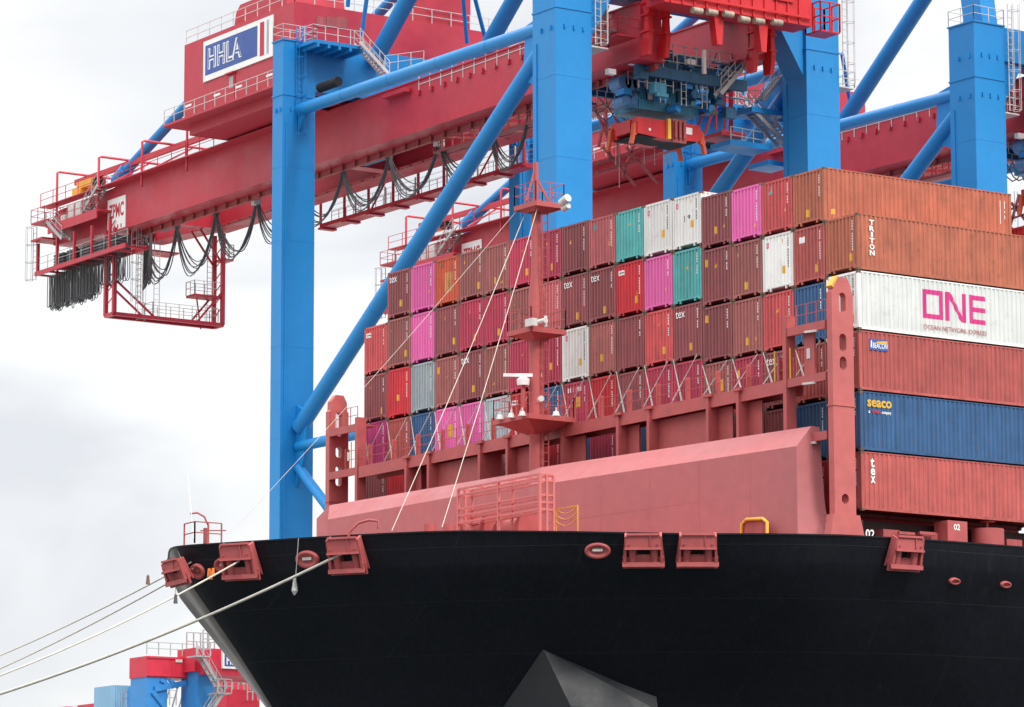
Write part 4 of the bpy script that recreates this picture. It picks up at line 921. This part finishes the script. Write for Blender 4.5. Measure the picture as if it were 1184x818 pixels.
    f = MB(); f.rail([(29.5,ya2,za+.2),(35.5,ya2,za+.2),(35.5,ya,za+.2),(29.5,ya,za+.2),(29.5,ya2,za+.2)],1.1,1.2,.024); f.rail([(xe,ya2,55.6),(xe-2.6,ya2,55.6),(xe-2.6,ya,55.6),(xe,ya,55.6)],1.1,.9,.024); f.rail([(xe,ya2,58.75),(xe+1,ya2,58.75),(xe+1,ya,58.75)],1.2,.6,.024)
    f.ladder((29.,ya,60),(29.,ya,53.2),.6,(1,0,0),(0,-1,0)); f.ladder((30.6,ya,60),(30.6,ya,53.2),.5,(1,0,0)); f.ladder((xe-.4,ya,60),(xe-.4,ya,53.2),.5,(1,0,0)); f.build('frame_railing', LGREY, hf)
    # walkway slung beyond the far girder
    f = MB(); xw = 37.2; y0, y1, zw = 83.2, 111.5, 59.6
    f.box(xw,xw+1.2,y0,y1,zw-.3,zw)
    for k in range(9): y = y0+(y1-y0)*k/8; f.bar((xw+.1,y,zw),(xw+.1,y,zw+2.6),.16); f.bar((xw+.1,y,zw+2.3),(xw-.9,y,zw+2.4),.12); f.box(xw-.1,xw+1.3,y-.5,y+.1,zw-.45,zw-.3)
    for y in (86,101): f.bar((xw+.1,y+3,zw),(xw+.1,y,zw+2.6),.1)
    wk = f.build('slung_walkway', CRED, root)
    f = MB(); f.rail([(xw+1.1,y1,zw),(xw+1.1,y0,zw)],1.6,2.0,.016,3); f.rail([(xw+1.1,y1,zw),(xw+1.1,y0,zw)],1.1,1.1,.024,0); [f.bar((xw+.9,y,zw),(xw+.9,y,zw+1.7),.1) for y in (85.5,90.4,94.6,99,103.3,107.6)]; f.build('walkway_railing', LGREY, wk)
    # festoon cables: a tight bunch at the back, then long loops
    xf = 28.25
    def loop(ya_, yb_, sag, n=7, spread=.5, z=59.7):
        f = MB()
        for j in range(n):
            s_ = sag*(1-.045*j*random.uniform(.6,1.3)); dx = spread*(j/(n-1)-.5)
            f.path([(xf+dx*(.3+1.4*min(q,12-q)/6), ya_+(yb_-ya_)*(q/12+.05*(j-n/2)/n*math.sin(math.pi*q/12)), z-s_*math.sin(math.pi*q/12)**.75) for q in range(13)], .045, 4)
        return f.build('festoon_cable', DGREY, root)
    ys = [at(px, py, X=xf).y for px, py in ((168,268),(205,255),(250,238),(297,222),(345,205),(397,187),(450,168),(508,150),(566,130),(612,118))]
    for a, b, s_ in zip(ys, ys[1:], (4.4,4.6,4.3,4.0,3.7,3.6,3.7,3.6,3.9)): loop(a, b, s_)
    loop(122.6, ys[0], 4.6)
    xb_ = 26.1
    def uloop(y0, y1, d, n):
        f = MB(); w = (y0-y1)/2
        for j in range(n):
            dx = .85*(j/(n-1)-.5)+random.uniform(-.05,.05); dd = d*random.uniform(.93,1.03); r = w*random.uniform(.7,1.0); yc = (y0+y1)/2+random.uniform(-.04,.04)
            pts = [(xb_+dx, yc+r*.8, 57.9), (xb_+dx, yc+r*1.05, 57.9-dd*.5)]+[(xb_+dx, yc+r*math.cos(q), 57.9-dd+r-r*math.sin(q)) for q in [math.pi*i/6 for i in range(7)]]+[(xb_+dx, yc-r*1.05, 57.9-dd*.5), (xb_+dx, yc-r*.8, 57.9)]
            f.path(pts, .034, 4)
        return f.build('festoon_cable', DGREY, root)
    for k in range(15): uloop(135.3-.52*k, 135.3-.52*k-.46, 2.75+.2*math.sin(k*1.7), 7)
    for k in range(4): uloop(127.-1.1*k, 126.1-1.1*k, 2.2, 5)
    f = MB()
    for y in ys: f.box(xf-.2,xf+.2,y-.18,y+.18,59.45,60.0); f.cut()
    f.m = 1
    for y in ys[3::4]: f.box(xf-.35,xf+.3,y-.25,y+.25,59.2,60.0); f.cut()
    f.build('cable_trolley', [DGREY, LGREY], root)
    # service platform and parked carriage between the girders
    f = MB(); p, q = at(170,262,X=31.), at(203,252,X=31.); f.box(30.,32.5,q.y,p.y,p.z-.3,p.z+.4); f.m = 1
    for k in range(4): y = q.y+(p.y-q.y)*(.08+.22*k); f.prism([(29.96,y,p.z-.32),(29.96,y+.35,p.z-.32),(29.96,y+.6,p.z+.0),(29.96,y+.25,p.z+.0)], (.03,0,0))
    f.m = 2; f.box(29.7,30.,p.y-1.5,p.y-.9,p.z+.2,p.z+.5); f.build('service_platform', [BLUED, YELL, LGREY], root)
    f = MB(); p, q = at(385,190,X=31.), at(448,174,X=31.); f.box(29.,33.,q.y,p.y,p.z+.1,p.z+.5); f.box(29.6,32.,q.y+1,p.y-2,p.z-.6,p.z+.1); f.build('parked_carriage', BLUED, root)
    # operator's trolley between the girders with its machinery
    cx, cy = 31.3, 58.6
    f = MB(); f.box(27.,35.,55.6,61.6,60.0,60.5); f.box(26.8,35.8,54.8,55.2,59.2,59.9); f.box(26.8,35.8,61.4,61.8,59.2,59.9)
    for xx in (27.6,34.9): f.box(xx-.3,xx+.3,54.6,62,60.5,61.2)
    f.box(28.5,33.5,56.5,60.5,60.5,61.5)
    tr = f.build('trolley', BLUED, root)
    rng = random.Random(3); mats = [BLUED, paint('machinery pale blue', (.07,.30,.42), .45, .35), BLUE, DGREY]
    for k in range(3):                             # drives, pipes and brackets crowding the trolley
        f = MB()
        for q in range(30):
            f.m = rng.choice((0,0,1,1,2,3)); c = Vector((rng.uniform(26.9,35.2), rng.uniform(54.9,57.5), rng.uniform(57.4+k*1.2,58.7+k*1.2))); s_ = rng.random()
            if s_ < .35: d = [rng.uniform(.08,.5) for _ in range(3)]; f.box(c.x-d[0],c.x+d[0],c.y-d[1],c.y+d[1],c.z-d[2],c.z+d[2]*.6)
            elif s_ < .6: f.tube(c, c+Vector((rng.uniform(-.3,.3), rng.uniform(.3,.9), 0)), rng.uniform(.1,.32), 10)
            elif s_ < .8: f.tube(c, c+Vector((rng.uniform(.8,2.2),0,rng.uniform(-.1,.1))), rng.uniform(.03,.08), 6)
            else: f.bar(c, c+Vector((rng.uniform(-.4,.4),0,rng.uniform(.7,1.5))), rng.uniform(.06,.16))
            f.cut()
        f.build('drive_unit', mats, tr)
    f = MB()
    for q in range(5): f.rail([(27.2+.1*q,55.2+1.3*q,58.4+.5*(q%2)),(30.+q,55.2+1.3*q,58.4+.5*(q%2))],.9,.7,.03); f.cut()
    for q in range(3): f.ladder((29.+1.7*q,55.,57.6),(29.+1.7*q,55.,60.),.4,(1,0,0)); f.cut()
    f.build('service_rail', GREY, tr)
    f = MB()
    for q in range(9):
        xa_ = 27.5+.8*q; f.path([(xa_+.5*t_, 62.4+.2*q, 59.9-(1.6+.5*math.sin(q*2.3))*math.sin(math.pi*t_/6)) for t_ in range(7)], .05, 5)
    f.build('hose_loop', DGREY, tr)
    f = MB()
    for q in range(14):
        y_ = 62.+1.4*q; f.bar((28.1,y_,59.8),(34.6,y_+(.9 if q % 2 else -.9),60.6),.14); f.bar((28.2,y_,60.),(28.2,y_,58.9),.1)
    f.box(28.,28.7,62,81,58.7,58.85); f.rail([(28.05,62,58.85),(28.05,81,58.85)],1.,1.2,.025); f.build('inner_catwalk', SRED2, root)
    f = MB(); f.stair((33.2,54.6,58.6),(35.,54.6,60.5),.7,(0,1,0),7); f.build('trolley_stair', GREY, tr)
    f = MB(); f.rail([(27,55.,60.5),(35.6,55.,60.5),(35.6,61.6,60.5)],1.1,1.,.035); f.rail([(26.8,55,59.9),(35.8,55,59.9)],1.1,1.2,.03); f.m = 1
    for px, py in ((706,83),(732,72),(798,72),(788,88)): p = at(px,py,Y=55.2); f.box(p.x-.3,p.x+.3,55.,55.4,p.z-.2,p.z+.15)
    p = at(814,72,Y=54.6); f.box(p.x-.12,p.x+.12,54.5,54.7,p.z-.8,p.z+.8)
    f.build('trolley_railing', [GREY, WHITE], tr)
    hbk = MB(); P2 = lambda px, py, y=57.: at(px, py, Y=y)
    a, b = P2(735,128), P2(803,134); z = P2(735,125).z
    hbk.box(a.x,b.x,56.6,59.4,z-.1,z+.55)
    for px in (742,750,776,784,792,799): p = P2(px,115); hbk.box(p.x-.2,p.x+.15,56.7,57.3,z+.5,z+2.0+.5*math.sin(px))
    for px in (755,768): p = P2(px,110); hbk.box(p.x-.35,p.x+.35,56.7,58.6,z+.55,z+2.4)
    hbk.box(a.x-.3,b.x+.6,56.5,59.6,z+2.7,z+3.3)
    hbk.m = 1
    for px, py in ((720,96),(728,96),(737,98),(722,118),(733,118)): p = P2(px,py); hbk.tube(p+Vector((0,-.25,0)), p+Vector((0,.9,0)), .52 if py < 110 else .4, 14)
    hbk.m = 2
    for px, py in ((766,100),(767,108),(748,95),(752,110)): p = P2(px,py,56.4); hbk.box(p.x-.15,p.x+.15,56.35,56.5,p.z-.3,p.z+.3)
    hbk.build('head_block', [paint('head block blue',(.045,.24,.36),.45,.35) if 'head block blue' not in MATS else MATS['head block blue'], paint('sheave blue',(.10,.25,.48),.4,.35) if 'sheave blue' not in MATS else MATS['sheave blue'], LGREY], root)
    rp_ = MB()
    for xx in (28.4,29.,32.6,33.2):
        for yy in (57.2,59): rp_.tube((xx,yy,z+.5),(xx,yy,60.2),.03,5); rp_.cut()
    for px, yb in ((768,60.),(716,60.),(757,60),(771,60),(775,60),(712,60),(745,60)): p = at(px,200,Y=yb); rp_.tube((p.x,yb,p.z+(.5 if px != 716 else -1)),(p.x,yb,56.5),.022,5); rp_.cut()
    rp_.build('hoist_rope', STEEL, root)
    # hanging cab frame and lattice beside the trolley
    f = MB()
    for px0, py0, px1, py1 in ((845,92,845,160),(838,92,838,155),(830,92,805,150),(838,92,815,155),(828,96,828,150)): f.bar(at(px0,py0,Y=60.), at(px1,py1,Y=60.), .22 if px0 > 840 else .12)
    p, q = at(820,160,Y=60.), at(848,160,Y=60.); f.box(p.x,q.x,58.6,61,q.z-.25,q.z); f.box(p.x,q.x,58.6,58.7,q.z,q.z+.1)
    f.build('cab_frame', CRED, root); f = MB()
    for px0, py0, px1, py1 in ((700,125,705,185),(712,130,716,190),(690,130,704,160),(703,120,692,170),(697,170,735,215),(724,170,760,212),(690,190,760,165),(690,200,790,170),(735,160,720,205)): f.bar(at(px0,py0,Y=66.), at(px1,py1,Y=66.), .16)
    f.build('lattice_frame', SRED2, root)
    # stair tower inside the far waterside leg
    f = MB(); yb = 58.2
    for a, b in (((878,118),(905,85)),((866,128),(905,168)),((890,140),(925,185))): f.stair(at(*a,Y=yb), at(*b,Y=yb), .9, (0,1,0), 12); f.cut()
    f.rail([at(852,122,Y=yb),at(880,124,Y=yb)],1.1,1.,.03); f.rail([at(845,165,Y=yb),at(884,172,Y=yb)],1.1,1.,.03); f.build('stair_flight', GREY, root)
    f = MB()
    for (pa, pb, w) in (((863,122),(908,132),1.),((838,160),(886,170),1.),((882,182),(908,190),1.2)):
        p, q = at(*pa,Y=yb), at(*pb,Y=yb); f.box(p.x,q.x,yb-.6,yb+1.6,q.z-.35,q.z); f.cut()
    f.build('stair_landing', BLUE, root)
    return root
crane = make_crane()
crane2 = copy_tree(crane); crane2.location.x += 34.8; crane2.rotation_euler.z = R(.9)      # stands a touch askew on its rails
crane2['label'] = 'second container crane along the quay, mostly hidden, its leg rising behind the orange brown container'

# spreaders hang from the cranes' ropes
def make_spreader():
    y0, y1 = 56.2, 59.2
    a, b = at(737,133,Y=y0), at(808,147,Y=y0); x0, x1, z1 = a.x, b.x, (a.z+b.z)/2; z0 = z1-1.15
    root = empty('container_spreader', ((x0+x1)/2,(y0+y1)/2,z0-.5), 'red container spreader frame hanging under the trolley of the nearer crane', 'spreader', 'spreaders hanging from the cranes')
    f = MB(); xm = (x0+x1)/2
    for y in (y0, y1-.7): f.prism([(x0,y,z0+.05),(xm,y,z0-.1),(x1,y,z0+.05),(x1+.35,y,z0+.5),(x1,y,z1),(x0,y,z1)], (0,.7,0))
    for x in (x0-.1, x1-.6): f.box(x,x+.7,y0+.7,y1-.7,z0+.2,z1-.1)
    f.box(xm-1.2,xm+1.2,y0+.7,y1-.7,z0+.3,z1)
    f.build('spreader_beam', BRED, root)
    g = MB()
    for x, s in ((x0,-1),(x1+.3,1)):
        for y in (y0+.1, y1-.3):
            g.prism([(x,y,z1-.3),(x+s*.2,y,z1-.5),(x+s*.3,y,z0-.1),(x+s*.45,y,z0-.65),(x+s*.25,y,z0-.7),(x+s*.1,y,z0-.1),(x-s*.1,y,z0)], (0,.3,0)); g.cut()
    g.build('guide_flipper', paint('flipper red orange', (.62,.09,.03), .5, .2), root)
    y_ = MB(); y_.box(xm-.2,xm+.05,y0-.25,y0-.02,z0-.1,z1+.1); y_.build('hydraulic_unit', YELL, root)
    d = MB(); d.box(xm+.2,xm+1.3,y0-.22,y0-.02,z0-.25,z1+.15); 
    for q in range(3): d.tube((xm+.35+.35*q,y0-.35,z0),(xm+.35+.35*q,y0-.35,z1),.1,8)
    d.build('cylinder_rack', SRED2, root)
    w = MB(); w.quad((x1-1.2,y0-.006,z0+.45),(x1-.55,y0-.006,z0+.45),(x1-.55,y0-.006,z1-.25),(x1-1.2,y0-.006,z1-.25))
    for x in (x0+1.0,x1-1.4): w.quad(*[(x+.1*math.cos(q),y0-.006,z0+.4+.1*math.sin(q)) for q in [math.pi*i/5 for i in range(10)]])
    w.build('plate', WHITE, root)
    u = MB(); u.box(x0+.2,x1-.2,y0+.1,y1-.1,z0-.05,z0+.06); u.build('underframe', DARK, root)
    return root
sp = make_spreader(); s2 = copy_tree(sp); s2.location.x += 35; s2.location.z -= .6; s2.location.y -= 1.0
s2['label'] = 'dark red container spreader of the second crane, just behind the orange brown container top'

# ------------------------------------------------------------------ mooring ropes
def rope(name, a, b, r, sag, label, toward=None):
    t = MB(); a, b = Vector(a), Vector(b)
    t.path([a.lerp(b, q/24)-Vector((0,0,sag*4*(q/24)*(1-q/24))) for q in range(25)], r, 6)
    return tag(t.build(name, ROPE), label, 'rope', 'mooring ropes')
def hp(px, z, off=.3): o, t, n = hull_frame(px, z, off); return o
def shore(px, py, a, dist):                          # the rope's far end, on its line of sight at a given distance from the camera
    d = (fw*FPX+rt*(px-592)-up*(py-409)).normalized(); return CAM+d*dist
rope('mooring_rope', hp(195,21.5), shore(-60,782,0,260), .045, .3, 'thin pale mooring rope, highest of the ropes led from the bow tip')
rope('mooring_rope', hp(200,21.2), shore(-60,799,0,255), .045, .3, 'pale mooring rope just under the highest one, led from the bow tip')
rope('mooring_rope', hp(283,21.4,.5), shore(-60,803,0,176), .05, .4, 'pale mooring rope with an orange float, led through the fairlead nearest the bow tip')
rope('mooring_rope', hp(403,21.5,.5), shore(-60,821,0,195), .07, .5, 'thick pale mooring rope crossing the black bow, lowest of the four ropes')
p = hp(256,21.0,.9); f = MB()
for i in range(3):
    f.tube(p+Vector((.02*i,-.16*i+.2,-.3-.14*(i%2))), p+Vector((.02*i,-.16*i+.2,.1-.1*(i%2))), .1, 8, .07)
tag(f.build('rope_float', ORAN), 'orange float tied to the mooring rope at the bow', 'float')
for px, py0, py1, lab in ((171,664,676,'small brown tag hanging from the upper ropes off the bow'),(203,672,698,'small dark tag hanging on a line under the bow tip')):
    a = shore(px, py0, 0, 170); b = shore(px, py1, 0, 170); f = MB(); f.tube(a, b, .012, 5); f.tube(b, b+Vector((0,0,.4)), .1, 6, .06)
    tag(f.build('rope_tag', paint('tag brown '+str(px), (.2,.1,.07) if px < 180 else (.08,.08,.09), .7, .2)), lab, 'tag')
f = MB(); o = hp(347,22.3,.15); b = hp(348,19.8,.6); f.tube(o, b, .02, 5); f.tube(b+Vector((0,0,.9)), b+Vector((0,0,.1)), .05, 8, .16); f.tube(b+Vector((0,0,.1)), b-Vector((0,0,.1)), .16, 8, .04)
tag(f.build('hanging_fender', LGREY), 'small pale float hanging on a line down the black bow', 'float')

# ------------------------------------------------------------------ yard cranes far behind the bow
def yard(name, loc, label, grp='yard cranes far behind'): return empty(name, loc, label, 'crane', grp)
YD = 160.
Q = lambda px, py, Y=YD: at(px, py, Y=Y)
def bx(mb, px0, px1, py0, py1, d, Y=YD):             # a box whose camera-facing face covers those columns
    a, b, c = Q(px0, py1, Y), Q(px1, py1, Y), Q(px0, py0, Y); mb.box(a.x, b.x, Y, Y+d, min(a.z, b.z), c.z); return mb
RR = paint('yard crane red paint', (.60,.03,.06), .45, .1, scale=.2, streak=False); BB = paint('yard crane blue paint', (.04,.25,.60), .45, .1, scale=.2, streak=False)
PB = paint('pale blue cladding', (.22,.42,.60), .5, .15, scale=.3)
y1 = yard('yard_crane', Q(190,818)-Vector((0,0,18)), 'red and blue yard crane with grey spiral stair, partly hidden by the bow')
g0 = 3.
f = MB(); a = Q(156,782); b = Q(180,782)
f.box(a.x+1.2,b.x+1.2,YD,YD+3,3,a.z); a = Q(216,778); b = Q(236,778); f.box(a.x,b.x,YD-2,YD+1,3,a.z); f.build('leg', BB, y1)
f = MB(); a, b = Q(155,782), Q(214,784); f.box(a.x+1.2,b.x+1.,YD-.1,YD+3.1,a.z,Q(155,758).z); a, b = Q(214,778), Q(262,778); f.box(a.x-.2,b.x+8,YD-2.1,YD+1.1,a.z,Q(214,751).z); f.box(b.x-4,b.x+12,YD-3,YD+4,a.z-.3,a.z+1.); f.build('top_girder', RR, y1)
f = MB(); a = Q(178,797); b = Q(214,790); f.bar(a,b,.5); f.bar(Q(176,800),Q(190,818),.4); f.box(Q(184,806).x,Q(216,806).x,YD+5,YD+6,Q(184,815).z,Q(184,790).z); f.bar(Q(185,786),Q(200,795),.3); f.bar(Q(196,786),Q(206,795),.3); f.build('brace', BB, y1)
f = MB(); c = Q(240,760, YD-3)
for k in range(5):
    z = c.z-3.2*k; s = 1 if k % 2 else -1
    f.stair((c.x-s*1.1,YD-3.6,z-3.2),(c.x+s*1.1,YD-3.6,z),.8,(0,1,0),6); f.box(c.x+s*1.1-.7,c.x+s*1.1+.7,YD-4.2,YD-2.4,z-.12,z); f.rail([(c.x+s*1.1-.7,YD-4.2,z),(c.x+s*1.1+.7,YD-4.2,z)],1.2,.6,.05)
zt_ = Q(222,751).z; f.rail([(Q(222,751).x,YD-2,zt_),(Q(222,751).x+6.5,YD-2,zt_)],1.6,.6,.05); f.rail([(Q(222,751).x,YD+1,zt_),(Q(222,751).x+6.5,YD+1,zt_)],1.6,.7,.05)
f.rail([(Q(185,812).x,YD+4.9,Q(185,812).z),(Q(216,812).x,YD+4.9,Q(185,812).z)],1.2,.8,.05)
f.build('spiral_stair', GREY, y1)
f = MB()
for px in (185, 196, 208): a = Q(px,784); b = Q(px,759); f.box(a.x+1.1,a.x+1.16,YD-.16,YD-.1,a.z+.1,b.z-.1)
a, b = Q(156,781), Q(213,781); f.box(a.x+1.1,b.x+1.1,YD-.2,YD-.1,a.z,a.z+.18); f.box(a.x+1.1,b.x+1.1,YD-.2,YD-.1,Q(156,759).z-.1,Q(156,759).z+.08)
f.build('girder_flange', RR, y1)
f = MB(); a = Q(202,766); f.box(a.x,a.x+.7,YD-.18,YD-.1,a.z,a.z+.3); f.build('plate', LGREY, y1)
f = MB(); a, b = Q(156,756), Q(213,758); f.rail([(a.x+1.2,YD,a.z),(b.x+1,YD,a.z)],1.1,1.2,.04); f.rail([(Q(180,800).x,YD+6,Q(180,812).z),(Q(216,800).x,YD+6,Q(180,812).z)],1.3,.7,.05)
for px in (182,190,199,207): f.bar(Q(px,818,YD+6.5),Q(px+6,796,YD+6.5),.12)
f.build('top_railing', GREY, y1)
f = MB(); a, b = Q(257,773,YD-3.2), Q(287,773,YD-3.2); zb_, zt_ = a.z, Q(257,752,YD-3.2).z; yy = YD-3.2
f.box(a.x,b.x,yy-.05,yy+.2,zb_,zt_); f.m = 1; f.quad((a.x+.2,yy-.056,zb_+.2),(b.x-.2,yy-.056,zb_+.2),(b.x-.2,yy-.056,zt_-.2),(a.x+.2,yy-.056,zt_-.2)); f.m = 0
letter(f,'HHLA',(a.x+.4,yy-.064,zb_+.35),(1,0,0),(0,0,1),(zt_-zb_)*.52,(b.x-a.x)*.75,bold=.03); f.build('operator_sign', [WHITE, SBLUE], y1)
y2 = yard('yard_crane', Q(285,818,YD+12)-Vector((0,0,18)), 'red yard crane boxes with small stairs close beside the black bow')
f = MB(); bx(f,246,262,772,795,3,YD+10); bx(f,262,300,797,825,3,YD+8); bx(f,240,306,783,800,3,YD+14); f.build('girder', RR, y2)
f = MB(); p = Q(278,792,YD+8); f.stair(p, p+Vector((2.,0,2.)), .8, (0,1,0), 6); p = Q(262,797,YD+8); f.rail([p, p+Vector((5,0,0))],1.4,.6,.05); f.rail([Q(286,810,YD+7),Q(304,810,YD+7)],1.6,.5,.05); f.build('stair', GREY, y2)
y3 = yard('yard_crane', Q(115,818,YD+20)-Vector((0,0,18)), 'low red yard crane top under the pale blue ribbed cabin')
f = MB(); bx(f,112,150,813,840,4,YD+20); bx(f,76,118,817,840,4,YD+26); f.build('girder', RR, y3)
f = MB(); p = Q(118,812,YD+20); f.rail([p, p+Vector((8,0,0))],1.4,.7,.05); f.stair(Q(134,818,YD+19), Q(148,806,YD+19), .8, (0,1,0), 6); f.build('railing', GREY, y3)
y4 = yard('crane_cabin', Q(140,818,YD+16)-Vector((0,0,18)), 'pale blue ribbed cabin beside the red and blue yard crane', 'yard cabins')
f = MB(); a, b = Q(132,812,YD+16), Q(158,812,YD+16); f.box(a.x,b.x,YD+16,YD+20,a.z-4,Q(125,792,YD+16).z)
for k in range(14): x = a.x+(b.x-a.x)*k/13; f.box(x-.05,x+.05,YD+15.94,YD+16,a.z-4,Q(125,792,YD+16).z)
f.build('cladding', PB, y4)
